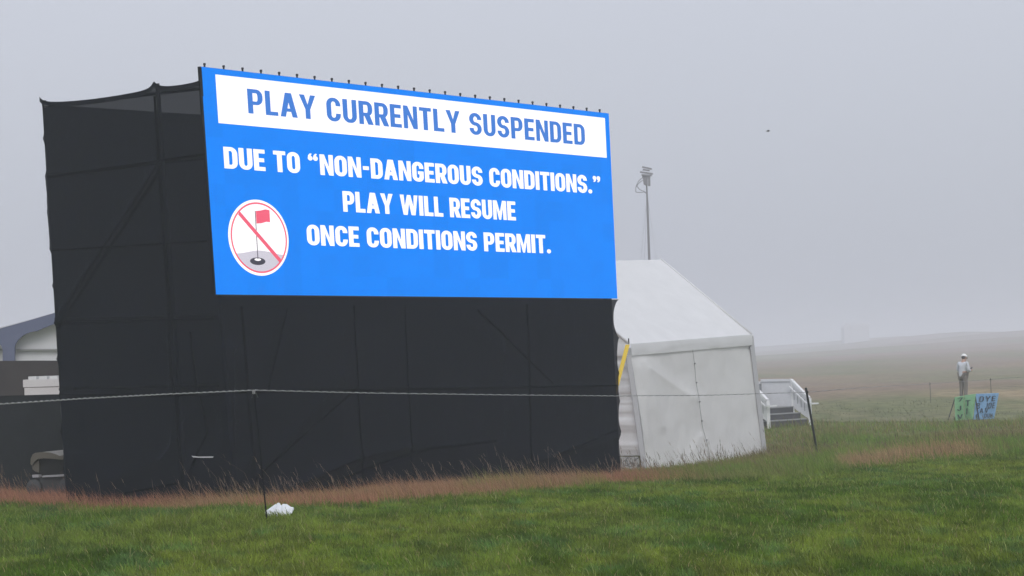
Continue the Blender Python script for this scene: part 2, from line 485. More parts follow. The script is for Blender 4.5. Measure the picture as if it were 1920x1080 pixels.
# neighbouring led modules differ very slightly in brightness
_n, _l = m_blue.node_tree.nodes, m_blue.node_tree.links
_tc = _n.new('ShaderNodeTexCoord'); _mp = _n.new('ShaderNodeVectorMath'); _mp.operation = 'MULTIPLY'; _mp.inputs[1].default_value = (26, 0, 10)
_fl = _n.new('ShaderNodeVectorMath'); _fl.operation = 'FLOOR'; _wn = _n.new('ShaderNodeTexWhiteNoise'); _mr = _n.new('ShaderNodeMapRange')
_mr.inputs[3].default_value = .95; _mr.inputs[4].default_value = 1.03
_l.new(_tc.outputs['Generated'], _mp.inputs[0]); _l.new(_mp.outputs[0], _fl.inputs[0]); _l.new(_fl.outputs[0], _wn.inputs['Vector'])
_l.new(_wn.outputs['Value'], _mr.inputs[0]); _l.new(_mr.outputs[0], _n['Principled BSDF'].inputs['Emission Strength'])
m_white_led = emit('led_white', (1.0, .97, 1.0), 1.15)
m_ltr_blue = emit('led_letter_blue', (.045, .21, .70), 1.0)
m_red_led = emit('led_red', (1.0, .13, .22), .95)
m_grey_led = emit('led_grey', (.66, .63, .72), 1.0)
m_dark_led = emit('led_dark', (.055, .05, .075), 1.0)

scr = empty('video_screen', (SP(.5, 0) + np.array([0, 0, 0])), 'large blue led video screen announcing suspended play, mounted on the net tower', 'screen')
MB().box(SP(0, 0, -.075), SW, SH, SN * .065).build('cabinet', m_black, scr)
def quad(name, u0, v0, u1, v1, off, m, parent):
    return MB().add([SP(u0, v0, off), SP(u1, v0, off), SP(u1, v1, off), SP(u0, v1, off)], [(0, 1, 2, 3)]).build(name, m, parent)
MB().box(SP(.0008, .001, -.008), SW * .9984, SH * .998, SN * .010).build('display_face', m_blue, scr)
quad('banner', .0277, .7594, .9864, .9720, .006, m_white_led, scr)

def arc(cx, cy, rx, ry, a0, a1, n=10):
    return [(cx + rx * math.cos(math.radians(a0 + (a1 - a0) * i / n)), cy + ry * math.sin(math.radians(a0 + (a1 - a0) * i / n))) for i in range(n + 1)]
def glyph(ch, s, h):
    """outline polygons [(outer, holes)] and width of a condensed sans capital of height 1"""
    w = {'I': s, 'L': .50, 'E': .51, 'T': .56, 'A': .70, 'Y': .68, 'W': .98, 'M': .80, 'N': .64, 'S': .60, 'J': .5, 'B': .6, 'Q': .62, 'V': .68}.get(ch, .60)
    q = []
    rx = w * .47; ry = .30
    if ch == 'I': q = [([(0, 0), (s, 0), (s, 1), (0, 1)], [])]
    elif ch == 'L': q = [([(0, 0), (w, 0), (w, h), (s, h), (s, 1), (0, 1)], [])]
    elif ch == 'E': q = [([(0, 0), (w, 0), (w, h), (s, h), (s, .5 - h / 2), (w * .92, .5 - h / 2), (w * .92, .5 + h / 2), (s, .5 + h / 2), (s, 1 - h), (w, 1 - h), (w, 1), (0, 1)], [])]
    elif ch == 'T': q = [([(w / 2 - s / 2, 0), (w / 2 + s / 2, 0), (w / 2 + s / 2, 1 - h), (w, 1 - h), (w, 1), (0, 1), (0, 1 - h), (w / 2 - s / 2, 1 - h)], [])]
    elif ch == 'N': q = [([(0, 0), (s * .95, 0), (s * .95, .60), (w - s * .98, 0), (w, 0), (w, 1), (w - s * .95, 1), (w - s * .95, .40), (s * .98, 1), (0, 1)], [])]
    elif ch == 'M': q = [([(0, 0), (s * .9, 0), (s * .9, .62), (w / 2 - .06, .0), (w / 2 + .06, .0), (w - s * .9, .62), (w - s * .9, 0), (w, 0), (w, 1), (w - s * 1.05, 1), (w / 2, .40), (s * 1.05, 1), (0, 1)], [])]
    elif ch in 'AV':
        a = s * 1.05; b = .22; t = .5 * a + .02
        k = (w / 2 - a / 2)
        ap = 1 - (a * .9) / (k) * .5 if False else None
        inner_top = .78 - s * .45
        xi = lambda yv: (w / 2 - t) * yv          # outer left edge x at height yv
        hole_b = b + h * .85
        lw = a * 1.0
        hole = [(xi(hole_b) + lw, hole_b), (w - xi(hole_b) - lw, hole_b), (w / 2, min(.9, (w / 2 - lw) / (w / 2 - t)))]
        outer = [(0, 0), (lw, 0), (xi(b) + lw, b), (w - xi(b) - lw, b), (w - lw, 0), (w, 0), (w / 2 + t, 1), (w / 2 - t, 1)]
        if ch == 'V':
            outer = [(0, 1), (w / 2 - t, 0), (w / 2 + t, 0), (w, 1), (w - lw, 1), (w / 2, s), (lw, 1)]; hole = None
        q = [(outer, [hole] if hole else [])]
    elif ch == 'Y': q = [([(w / 2 - s / 2, 0), (w / 2 + s / 2, 0), (w / 2 + s / 2, .40), (w, 1), (w - s * 1.06, 1), (w / 2, .60), (s * 1.06, 1), (0, 1), (w / 2 - s / 2, .40)], [])]
    elif ch == 'W':
        a = s * .95; m_ = w / 2
        q = [([(.16, 0), (.16 + a * 1.05, 0), (m_, .58), (w - .16 - a * 1.05, 0), (w - .16, 0), (w, 1), (w - a, 1), (w - .16 - a * .42, .42), (m_ + a * .45, 1), (m_ - a * .45, 1), (.16 + a * .42, .42), (a, 1), (0, 1)], [])]
    elif ch in 'OQ':
        o_ = arc(w - rx, ry, rx, ry, -90, 0) + arc(w - rx, 1 - ry, rx, ry, 0, 90) + arc(rx, 1 - ry, rx, ry, 90, 180) + arc(rx, ry, rx, ry, 180, 270)
        ix = rx - s; ix = max(ix, .03); iy = max(ry - h, .05)
        i_ = arc(w - s - ix, h + iy, ix, iy, -90, 0) + arc(w - s - ix, 1 - h - iy, ix, iy, 0, 90) + arc(s + ix, 1 - h - iy, ix, iy, 90, 180) + arc(s + ix, h + iy, ix, iy, 180, 270)
        q = [(o_, [i_])]
        if ch == 'Q': q.append(([(w * .55, -.08), (w * .8, -.14), (w, -.02), (w * .8, -.01)], []))
    elif ch == 'D':
        o_ = [(0, 0)] + arc(w - rx, ry, rx, ry, -90, 0) + arc(w - rx, 1 - ry, rx, ry, 0, 90) + [(0, 1)]
        ix = max(rx - s, .03); iy = max(ry - h, .05)
        i_ = [(s, h)] + arc(w - s - ix, h + iy, ix, iy, -90, 0) + arc(w - s - ix, 1 - h - iy, ix, iy, 0, 90) + [(s, 1 - h)]
        q = [(o_, [i_])]
    elif ch in 'PRB':
        b = .36 if ch != 'B' else .5; r_ = min(.28, (1 - b) / 2); rr = w * .42
        bowl = arc(w - rr, b + r_, rr, r_, -90, 0) + arc(w - rr, 1 - r_, rr, r_, 0, 90)
        if ch == 'P': o_ = [(0, 0), (s, 0), (s, b)] + bowl + [(0, 1)]
        elif ch == 'R': o_ = [(0, 0), (s, 0), (s, b), (w * .40, b), (w - s * 1.02, 0), (w + .03, 0), (w * .80, b + .045)] + bowl[4:] + [(0, 1)]
        else: o_ = [(0, 0)] + arc(w - rr, .25, rr, .25, -90, 90) + bowl[1:] + [(0, 1)]
        ix = max(rr - s, .04); iy = max(r_ - h * .9, .05)
        i_ = [(s, b + h * .9)] + arc(w - s - ix, b + h * .9 + iy, ix, iy, -90, 0) + arc(w - s - ix, 1 - h - iy, ix, iy, 0, 90) + [(s, 1 - h)]
        hs = [i_]
        if ch == 'B': hs.append([(s, h)] + arc(w - s - ix, h + iy, ix, iy, -90, 0) + arc(w - s - ix, .5 - iy, ix, iy, 0, 90) + [(s, .5)])
        if ch == 'B': hs[1] = [(px, min(py, .5 - h * .15)) for px, py in hs[1]]
        q = [(o_, hs)]
    elif ch == 'U':
        ix = max(rx - s, .03); iy = max(ry - h, .05)
        q = [([(0, 1)] + arc(rx, ry, rx, ry, 180, 270) + arc(w - rx, ry, rx, ry, 270, 360) + [(w, 1), (w - s, 1)] + arc(w - s - ix, h + iy, ix, iy, 360, 270) + arc(s + ix, h + iy, ix, iy, 270, 180) + [(s, 1)], [])]
    elif ch == 'J':
        ix = max(rx - s, .03); iy = max(ry - h, .05)
        q = [([(w, 1), (w - s, 1)] + arc(w - s - ix, h + iy, ix, iy, 360, 270) + arc(s + ix, h + iy, ix, iy, 270, 180) + [(0, h + iy)] + arc(rx, ry, rx, ry, 180, 270) + arc(w - rx, ry, rx, ry, 270, 360), [])]
    elif ch in 'CG':
        ix = max(rx - s, .03); iy = max(ry - h, .05); tu, tl = .66, .34
        top = [(w, tu)] + arc(w - rx, 1 - ry, rx, ry, 0, 90) + arc(rx, 1 - ry, rx, ry, 90, 180) + arc(rx, ry, rx, ry, 180, 270)
        inn = arc(s + ix, h + iy, ix, iy, 270, 180) + arc(s + ix, 1 - h - iy, ix, iy, 180, 90) + arc(w - s - ix, 1 - h - iy, ix, iy, 90, 0) + [(w - s, tu)]
        if ch == 'C': q = [(top + arc(w - rx, ry, rx, ry, 270, 360) + [(w, tl), (w - s, tl)] + arc(w - s - ix, h + iy, ix, iy, 360, 270) + inn, [])]
        else: q = [(top + arc(w - rx * .9, ry * .8, rx * .9, ry * .8, 270, 360) + [(w, .53), (w * .5, .53), (w * .5, .53 - h * .85), (w - s, .53 - h * .85)] + arc(w - s - ix, h + iy, ix, iy, 360, 270) + inn, [])]
    elif ch == 'S':
        ry2 = (.5 - h / 2) / 2; rx2 = w / 2 - s / 2
        cl_ = [(w / 2 + rx2 * math.cos(t), .5 + ry2 + ry2 * math.sin(t)) for t in np.radians(np.linspace(-4, 270, 26))]
        cl_ += [(w / 2 + rx2 * math.cos(t), .5 - ry2 + ry2 * math.sin(t)) for t in np.radians(np.linspace(90, -184, 26))][1:]
        L, Rr = [], []
        for i, p in enumerate(cl_):
            a = cl_[max(0, i - 1)]; b = cl_[min(len(cl_) - 1, i + 1)]
            tx, ty = b[0] - a[0], b[1] - a[1]; n_ = math.hypot(tx, ty); nxx, nyy = -ty / n_, tx / n_
            L.append((p[0] + nxx * s / 2, p[1] + nyy * h / 2)); Rr.append((p[0] - nxx * s / 2, p[1] - nyy * h / 2))
        q = [(L + Rr[::-1], [])]
    elif ch == '7': q = [([(.12, 0), (.12 + s * 1.1, 0), (w, 1 - h), (w, 1), (0, 1), (0, 1 - h), (w - s * 1.1, 1 - h)], [])]
    elif ch == '-': w = .36; q = [([(.03, .40), (.33, .40), (.33, .40 + h), (.03, .40 + h)], [])]
    elif ch == '.': w = .25; q = [(arc(.125, .115, .125, .115, 0, 342, 19), [])]
    elif ch in '\u201c\u201d':
        w = .50
        for ox in (0, .25):
            b = arc(.11, .11, .11, .11, -150, 130, 14) + [(.075, .30), (.13, .335), (.16, .31)] if False else None
            t = [(.0, .12)] + arc(.115, .115, .115, .115, 180, 400, 14) + [(.14, .24), (.20, .33), (.115, .345), (.03, .26)]
            if ch == '\u201c': q.append(([(ox + a, .66 + c_) for a, c_ in t], []))
            else: q.append(([(ox + .23 - a, 1.0 - c_) for a, c_ in t], []))
    elif ch == ' ': w = .26
    return q, w

def lettering(text, s, h, track, fn, name, m, parent):
    """fn(x, y) maps 0..1 along the line and 0..1 cap height to world"""
    pen = 0; words = [[]]
    for ch in text:
        q, w = glyph(ch, s, h)
        if ch == ' ': words.append([])
        words[-1] += [([(pen + a, b) for a, b in o_], [[(pen + a, b) for a, b in hh] for hh in hs]) for o_, hs in q]
        pen += w + track
    tot = pen - track
    for polys in words:                       # one mesh per word
        if not polys: continue
        mb = MB()
        for o_, hs in polys:
            def clean(pl):
                r_ = [pl[0]]
                for p in pl[1:]:
                    if math.hypot(p[0] - r_[-1][0], p[1] - r_[-1][1]) > 1e-5: r_.append(p)
                if math.hypot(r_[0][0] - r_[-1][0], r_[0][1] - r_[-1][1]) < 1e-5: r_.pop()
                return r_
            loops = [clean(o_)] + [clean(hh) for hh in hs]
            flat = [p for lp in loops for p in lp]
            tri = tessellate_polygon([[Vector((a, b, 0)) for a, b in lp] for lp in loops])
            mb.add([fn(a / tot, b) for a, b in flat], [t for t in tri])
        mb.build(name, m, parent)

def line(text, u0, u1, v0, v1, s, h, track, m, name='lettering'):
    return lettering(text, s, h, track, lambda a, b: SP(u0 + a * (u1 - u0), v0 + b * (v1 - v0), .011), name, m, scr)
line('PLAY CURRENTLY SUSPENDED', .0903, .9235, .8150, .9245, .205, .160, .095, m_ltr_blue)
line('DUE TO \u201cNON-DANGEROUS CONDITIONS.\u201d', .0334, .9638, .5615, .6570, 0.226, .182, .062, m_white_led)
line('PLAY WILL RESUME', .2850, .7160, .3965, .4932, 0.226, .182, .062, m_white_led)
line('ONCE CONDITIONS PERMIT.', .1995, .8090, .2335, .3285, 0.226, .182, .062, m_white_led)

# warning emblem: flag in a hole, struck through
cu, cv, rad = .0958, .2590, .535
def EP(x, y, off): return SP(cu + x * rad / SWl, cv + y * rad / SHl, off)
def disc(name, r0, off, m, parent, n=72):
    return MB().add([EP(r0 * math.cos(2 * math.pi * i / n), r0 * math.sin(2 * math.pi * i / n), off) for i in range(n)], [tuple(range(n))]).build(name, m, parent)
emb = disc('emblem', 1.0, .006, m_white_led, scr)
def eparts(name, pts, off, m):
    tri = tessellate_polygon([[Vector((a, b, 0)) for a, b in pts]])
    return MB().add([EP(a, b, off) for a, b in pts], list(tri)).build(name, m, emb)
gp = [( .90 * math.cos(t), .90 * math.sin(t)) for t in np.linspace(math.radians(180 + 29), math.radians(360 - 29), 30)]
gp += [(x, -.436 + .10 * math.cos(x * 1.6) ** 2 * (1 - x * x)) for x in np.linspace(.78, -.78, 20)]
eparts('mound', gp, .011, m_grey_led)
n = 72
MB().add([EP(r_ * math.cos(2 * math.pi * i / n), r_ * math.sin(2 * math.pi * i / n), .014) for r_ in (.885, .93) for i in range(n)], [(i, (i + 1) % n, n + (i + 1) % n, n + i) for i in range(n)]).build('ring', m_red_led, emb)
eparts('cup', [(-.10 + .255 * math.cos(t), -.62 + .10 * math.sin(t)) for t in np.linspace(0, 2 * math.pi, 33)[:-1]], .015, m_dark_led)
eparts('ball', [(-.10 + .11 * math.cos(t), -.575 + .035 * math.sin(t)) for t in np.linspace(0, 2 * math.pi, 25)[:-1]], .019, m_white_led)
eparts('flagpole', [(-.11, -.56), (-.085, -.56), (-.075, .70), (-.10, .70)], .021, m_dark_led)
eparts('flag', [(-.07, .70), (.10, .72), (.25, .755), (.39, .74), (.385, .42), (.26, .43), (.10, .385), (-.07, .37)], .022, m_red_led)
eparts('slash', [(-.66, .585), (-.60, .675), (.69, -.565), (.63, -.655)], .025, m_red_led)

m_pin = mat('dark_steel', (.035, .035, .04), rough=.5, metal=.3)
pins = [388, 424, 459.5, 494.5, 528.8, 562.7, 595.2, 627.5, 659, 690, 720.2, 750.2, 779.7, 808.5, 836.5]
for k in range(26):
    u = .0128 + k * (1 - .0128 - .0195) / 25
    c = SP(u, 1.0, -.06)
    MB().tube([c - np.array([0, 0, .02]), c + np.array([0, 0, .030]), c + np.array([0, 0, .034]), c + np.array([0, 0, .058])], [.013, .013, .02, .017], 8).build('lifting_pin', m_pin, scr)

# ------------------------------------------------------------------ net tower
m_net = mat('black_scrim_net', (.003, .0045, .010), rough=.8, spec=.10, noise=.35, nscale=5, bump=.5, bscale=55, transp=.06)
tower = empty('net_tower', (-2.5, 30.0, -.5), 'tall scaffold tower wrapped in black netting under and beside the blue screen', 'tower')
fl_t = SP(0, .94, -.05); fl_b = np.array([-3.99, 26.72, gz(np.array(-3.99), np.array(26.72)) - .06])
bk_t = P(75, 188, 28.0); bk_b = P(121, 935, 28.0); bk_b[2] = gz(np.array(bk_b[0]), np.array(bk_b[1])) - .06
up = np.array([0, 0, 1.0])

def seg_dist(p, a, b):
    a = np.array(a, float); b = np.array(b, float); ab = b - a
    t = np.clip(((p - a) @ ab) / (ab @ ab), 0, 1)
    d = p - (a + t[..., None] * ab)
    return np.hypot(d[..., 0], d[..., 1]), t

ties = np.array([188, 258, 326, 392, 461, 527, 595, 660, 726, 793, 860, 930.0])
tie_amp = np.array([1, 1, .35, .4, 1, 1.1, 1.2, 1.2, .8, .7, .6])
def scallop(yv):
    k = np.clip(np.searchsorted(ties, yv) - 1, 0, len(ties) - 2)
    tau = np.clip((yv - ties[k]) / (ties[k + 1] - ties[k]), 0, 1)
    # sharp at the ties, slack between them
    return tie_amp[k] * (4 * tau * (1 - tau)) ** .55
def left_fn(u, v):
    # u 0 = at the screen, 1 = far corner ; v 0 = ground, 1 = top
    f = lerp(fl_b, fl_t, v[..., None]); b = lerp(bk_b, bk_t, v[..., None])
    p = lerp(f, b, u[..., None])
    px = pr(p)
    out = np.array([-.62, -.78, 0])
    d = .018 * (fbm(u * 5, v * 8, 300) - .5) + .018 * (fbm(u * 14, v * 22, 301) - .5) + .008 * (fbm(u * 40, v * 60, 302) - .5)
    for a, b_, hgt, wd in (((298, 306), (112, 588), .035, 8), ((300, 150), (330, 930), .022, 7), ((85, 326), (300, 305), .012, 5), ((95, 461), (320, 452), .010, 5), ((104, 600), (330, 588), .014, 5),
                           ((110, 726), (400, 716), .016, 5), ((118, 860), (300, 858), .014, 5), ((190, 905), (310, 862), .045, 9), ((310, 862), (352, 790), .05, 9), ((345, 640), (352, 800), .03, 7), ((326, 640), (330, 720), .06, 6)):
        dd, t = seg_dist(px, a, b_)
        d = d + hgt * np.exp(-dd / wd)
    # slack pocket low near the screen corner
    dd = np.hypot((px[..., 0] - 385) / 26, (px[..., 1] - 800) / 60); d = d - .10 * np.exp(-dd ** 2)
    p = p + d[..., None] * out
    sc = scallop(np.interp(v, [0, 1], [930, 188]))
    edge = np.clip((u - .80) / .20, 0, 1) ** 3
    dirn = (f - b) / np.linalg.norm(f - b, axis=-1)[..., None]
    p = p + dirn * (sc * edge * .055)[..., None]
    # top edge sags between the poles and peaks at them
    tt = np.clip((v - .90) / .10, 0, 1) ** 2
    sag = np.where(u < .27, np.sin(np.pi * u / .27) ** .6 * .03, np.sin(np.pi * np.clip((u - .27) / .73, 0, 1)) ** .45 * .075)
    peak = .07 * np.exp(-np.abs(u - .27) / .025) + .05 * np.exp(-np.abs(u - 1) / .03)
    return p + (tt * (peak - sag))[..., None] * up
v_, f_ = grid(150, 260, left_fn)
link('side_net', v_, f_, m_net, tower, smooth=True)
# the hem strip along the top of the side
hem = MB()
top_u = np.linspace(0, 1, 60)
tp = left_fn(top_u, np.ones(60))
for i in range(59):
    n_ = np.array([-.62, -.78, 0]) * .006
    hem.add([tp[i] + n_, tp[i + 1] + n_, tp[i + 1] + n_ - up * (.07 if True else 0), tp[i] + n_ - up * .07], [(0, 1, 2, 3)])
hem.build('top_hem', m_net, tower, smooth=True)
# front net below the screen
fr_bl = fl_b + np.array([-.03, -.07, 0]); fr_tl = SP(-.008, -.004, .035); fr_tr = SP(1.0, -.004, .03)
fr_br = P(1165, 905, 32.45); fr_br[2] = gz(np.array(fr_br[0]), np.array(fr_br[1])) - .06
rt = np.array([560, 634, 702, 757, 815, 878, 915.0])
def front_fn(u, v):
    l = lerp(fr_bl, fr_tl, v[..., None]); r_ = lerp(fr_br, fr_tr, v[..., None])
    p = lerp(l, r_, u[..., None])
    px = pr(p)
    d = .03 * (fbm(u * 7, v * 5, 310) - .5) + .022 * (fbm(u * 34, v * 10, 311) - .5) + .01 * (fbm(u * 90, v * 30, 312) - .5)
    for a, b_, hgt, wd in (((522, 925), (660, 860), .07, 10), ((660, 860), (760, 838), .05, 10), ((760, 838), (880, 832), .03, 8), ((432, 650), (436, 930), .06, 8), ((436, 930), (470, 850), .05, 9),
                           ((450, 925), (640, 705), .04, 9), ((1010, 862), (1160, 815), .05, 9), ((410, 716), (1150, 730), .012, 5), ((640, 590), (640, 900), .018, 8), ((700, 590), (700, 900), .015, 6), ((938, 580), (942, 880), .02, 8),
                           ((860, 590), (1010, 720), .025, 8), ((520, 590), (470, 720), .025, 8), ((428, 790), (445, 790), .05, 4), ((420, 655), (436, 655), .05, 4)):
        dd, t = seg_dist(px, a, b_)
        d = d + hgt * np.exp(-dd / wd)
    p = p + d[..., None] * SN
    yv = np.interp(v, [0, 1], [915, 560])
    k = np.clip(np.searchsorted(rt, yv) - 1, 0, len(rt) - 2)
    tau = np.clip((yv - rt[k]) / (rt[k + 1] - rt[k]), 0, 1)
    amp = np.array([.135, .07, .05, .05, .06, .05])[k]
    e_ = np.clip((u - .93) / .07, 0, 1) ** 2
    p = p - (SW / SWl) * (amp * (4 * tau * (1 - tau)) ** .6 * e_)[..., None]
    return p
v_, f_ = grid(340, 130, front_fn)
link('front_net', v_, f_, m_net, tower, smooth=True)
# black strips painting in the shade of net folds and the tube outlines
m_fold_shade = mat('fold_shade_black', (.0015, .002, .004), rough=.9, spec=.03)
def fold_shade_on(fn, pts, wid, nrm, n=40):
    uu = np.interp(np.linspace(0, 1, n), np.linspace(0, 1, len(pts)), [p[0] for p in pts]); vv = np.interp(np.linspace(0, 1, n), np.linspace(0, 1, len(pts)), [p[1] for p in pts])
    c = fn(uu, vv) + nrm * .007
    t = np.gradient(c, axis=0); t /= np.linalg.norm(t, axis=1)[:, None]
    sd_ = np.cross(t, nrm); sd_ /= np.linalg.norm(sd_, axis=1)[:, None]
    V = np.concatenate([c - sd_ * wid / 2, c + sd_ * wid / 2]); Fc = [(i, i + 1, n + i + 1, n + i) for i in range(n - 1)]
    link('net_fold_shade', V, Fc, m_fold_shade, tower)
nl_ = np.array([-.62, -.78, 0])
for pts, wid in (([(.27, .02), (.27, .97)], .05), ([(.27, .80), (.97, .44)], .05), ([(.0, .83), (.98, .81)], .035), ([(.02, .45), (.99, .45)], .03), ([(.02, .27), (.99, .275)], .035), ([(.02, .63), (.99, .63)], .025), ([(.30, .06), (.62, .035)], .03), ([(.16, .42), (.13, .18), (.24, .07)], .04)):
    fold_shade_on(left_fn, pts, wid, nl_)
for pts, wid in (([(.06, .0), (.055, .95)], .045), ([(.30, .02), (.30, .96)], .03), ([(.42, .02), (.42, .96)], .025), ([(.735, .02), (.735, .97)], .04), ([(.01, .55), (.995, .53)], .03), ([(.15, .03), (.33, .17), (.47, .24), (.64, .26)], .035), ([(.06, .14), (.30, .56)], .03), ([(.60, .94), (.80, .55)], .025), ([(.80, .17), (.99, .29)], .035), ([(.15, .94), (.10, .56)], .025)):
    fold_shade_on(front_fn, pts, wid, SN)
# back and right sides
bk_dir = SW * np.array([1, 1, 0]); bk_dir = bk_dir / np.linalg.norm(bk_dir)
bt2 = P(375, 215, 29.8)
slope = (bt2 - P(82, 196, 28.05)); slope = slope / np.hypot(slope[0], slope[1])
b0t = P(82, 196, 28.05); b1t = b0t + slope * 8.3; b0b = bk_b + np.array([.03, .03, 0]); b1b = np.array([b1t[0], b1t[1], gz(b1t[0:1], b1t[1:2])[0] - .06])
v_, f_ = grid(60, 40, lambda u, v: lerp(lerp(b0b, b0t, v[..., None]), lerp(b1b, b1t, v[..., None]), u[..., None]) + (.05 * (fbm(u * 8, v * 6, 320) - .5))[..., None] * SN)
link('back_net', v_, f_, m_net, tower, smooth=True)
r_t = SP(1, .98, -.17)
v_, f_ = grid(40, 40, lambda u, v: lerp(lerp(fr_br + np.array([.0, .05, 0]), r_t, v[..., None]), lerp(b1b, b1t, v[..., None]), u[..., None]) + (.05 * (fbm(u * 5, v * 6, 330) - .5))[..., None] * np.array([.7, .7, 0]))
link('side_net', v_, f_, m_net, tower, smooth=True)
# scaffold inside the net
m_pole = mat('scaffold_tube', (.03, .03, .032), rough=.6)
ins = np.array([0, .24, 0])
mid_t = lerp(fl_t, bk_t, .27); mid_b = lerp(fl_b, bk_b, .27)
for a, b in ((fl_b + np.array([.05, .05, 0]), SP(.025, .97, -.36)), (bk_b, bk_t + up * .03), (mid_b, mid_t + up * .07), (fr_br - np.array([.1, -.05, 0]), SP(.995, .98, -.22)), (b1b + np.array([-.06, -.06, 0]), b1t - up * .03)):
    MB().tube([a + ins, b + ins], .03, 10).build('scaffold_pole', m_pole, tower)
def LF(px_, py_):   # a point just inside the side net
    r_ = ray(px_, py_); nn = np.cross(fl_t - fl_b, bk_b - fl_b)
    t = (nn @ (fl_b + ins * 1.9 - EYE)) / (nn @ r_); return EYE + t * r_
for a, b in (((299, 306), (112, 588)), ((90, 330), (384, 296)), ((104, 598), (408, 592)), ((112, 730), (412, 722)), ((84, 199), (376, 166))):
    MB().tube([LF(*a), LF(*b)], .024, 8).build('scaffold_brace', m_pole, tower)
# black hooked clip of net at the screen's upper corner
MB().slab([P(371.5, 127, 26.08), P(376, 126, 26.08), P(379.5, 180, 26.1), P(377.5, 180, 26.1), P(374.5, 150, 26.1), P(373, 148, 26.1)], np.array([.01, .03, 0])).build('net_flap', mat('flap_black', (.014, .014, .018), rough=.8), tower)
# pale strip of tape low on the net
m_tape = mat('pale_tape', (.55, .54, .55), rough=.7)
def FP(px_, py_, off=.09):
    nn = np.cross(fl_t - fl_b, bk_b - fl_b); nn = nn / np.linalg.norm(nn)
    if nn[1] > 0: nn = -nn
    r_ = ray(px_, py_); t = (nn @ (fl_b + nn * off - EYE)) / (nn @ r_); return EYE + t * r_
MB().slab([FP(359, 854.8), FP(372, 856.2), FP(400, 855.8), FP(399, 858.2), FP(380, 858.4), FP(362, 857.6)], np.array([.0, .012, 0])).build('tape_strip', m_tape, tower)

# ------------------------------------------------------------------ white tent
m_pvc = mat('white_pvc', (.78, .78, .785), rough=.5, spec=.3, noise=.04, nscale=2.5, bump=.2, bscale=5, transl=.30)
m_pvcw = mat('white_pvc_wall', (.80, .795, .785), rough=.55, spec=.3, noise=.05, nscale=2.0, bump=.3, bscale=3.5, transl=.35)
m_seam = mat('seam_grey', (.27, .27, .27), rough=.7)
m_alu = mat('aluminium', (.42, .42, .43), rough=.4, metal=.5)
tent = empty('frame_tent', (3.3, 44.2, -.8), 'white frame tent with sloping roof standing right behind the black net tower', 'tent')
Al, Ar = P(1179, 645, 41.0), P(1409, 627, 45.0)          # eave corners
ed = Ar - Al; edn = ed / np.linalg.norm(ed); per = np.array([-edn[1], edn[0], 0]); per /= np.linalg.norm(per)
Rr_ = P(1240, 487, 46.6)                                  # ridge end over the right gable
half = (Rr_ - Ar) @ per
Rl_ = Al + (Rr_ - Ar) * np.array([1, 1, 1.0]); Rl_[2] = Rr_[2] - (Ar[2] - Al[2])
Bl_ = Al + per * 2 * half; Br_ = Ar + per * 2 * half
def sagq(a, b, c, d, s, nu=40, nv=40, seed=400, amp=.02):
    nrm = np.cross(b - a, d - a); nrm /= np.linalg.norm(nrm)
    def fn(u, v):
        p = lerp(lerp(a, b, u[..., None]), lerp(d, c, u[..., None]), v[..., None])
        return p + ((-s) * np.sin(np.pi * u) ** .7 * np.sin(np.pi * v) ** .7 + amp * (fbm(u * 4, v * 4, seed) - .5))[..., None] * nrm
    return grid(nu, nv, fn)
def two(qs):
    V, Fc = [], []
    for v_, f_ in qs:
        k = len(V); V += list(v_); Fc += [tuple(i + k for i in q) for q in f_]
    return V, Fc
V, Fc = two([sagq(Al, Ar, Rr_, Rl_, .05), sagq(Br_, Bl_, Rl_, Rr_, .05)])
link('roof', V, Fc, m_pvc, tent, smooth=True)
for a, b in ((Ar, Rr_), (Al, Rl_), (Br_, Rr_), (Bl_, Rl_)):
    nn = up * .012
    MB().tube([a + nn, b + nn], .022, 6).build('roof_piping', m_pvc, tent, smooth=True)
# valance
vz = np.array([0, 0, -.25])
out_f = -per * .05
va, vb = Al + out_f, Ar + out_f
def val_fn(a, b, seed):
    nrm = np.cross(b - a, up); nrm /= np.linalg.norm(nrm)
    return lambda u, v: lerp(a, b, u[..., None]) + v[..., None] * vz + (.035 * v * (fbm(u * 12, v * 1.5, seed) - .3) + .008 * np.sin(np.pi * v))[..., None] * nrm
V, Fc = two([grid(50, 8, val_fn(va, vb, 410)), grid(50, 8, val_fn(Bl_ - edn * .05, Al - edn * .05, 411))])
link('valance', V, Fc, m_pvc, tent, smooth=True)
Gl, Gr = P(1211, 880, 40.6), P(1435, 842, 44.7)           # wall feet
Gl[2] = gz(Gl[0:1], Gl[1:2])[0] - .03; Gr[2] = gz(Gr[0:1], Gr[1:2])[0] - .03
wl0, wl1 = Al + vz * .9, Ar + vz * .9
def wall_fn(u, v):
    p = lerp(lerp(wl0, wl1, u[..., None]), lerp(Gl + edn * .12, Gr, u[..., None]), v[..., None])
    px = pr(p)
    d = .08 * (fbm(u * 3, v * 2.2, 420) - .5) + .05 * (fbm(u * 9 + v * 2, v * 2.5, 421) - .5) + .015 * (fbm(u * 26, v * 5, 422) - .5) - .05 * np.sin(np.pi * u) * np.sin(np.pi * v)
    for a, b_, hgt, wd in (((1215, 690), (1300, 745), .05, 14), ((1300, 745), (1318, 790), .04, 12), ((1195, 690), (1225, 870), .04, 8), ((1240, 800), (1205, 680), .05, 10), ((1312, 820), (1295, 860), .03, 6), ((1315, 815), (1335, 855), .03, 6)):
        dd, t = seg_dist(px, a, b_); d = d + hgt * np.exp(-dd / wd)
    return p - d[..., None] * per
v_, f_ = grid(70, 70, wall_fn)
link('front_wall', v_, f_, m_pvcw, tent, smooth=True)
sm = MB()
su = np.full(24, .485); sv = np.linspace(.0, .95, 24)
sp_ = wall_fn(su + .006 * np.sin(sv * 9), sv) - per * .012
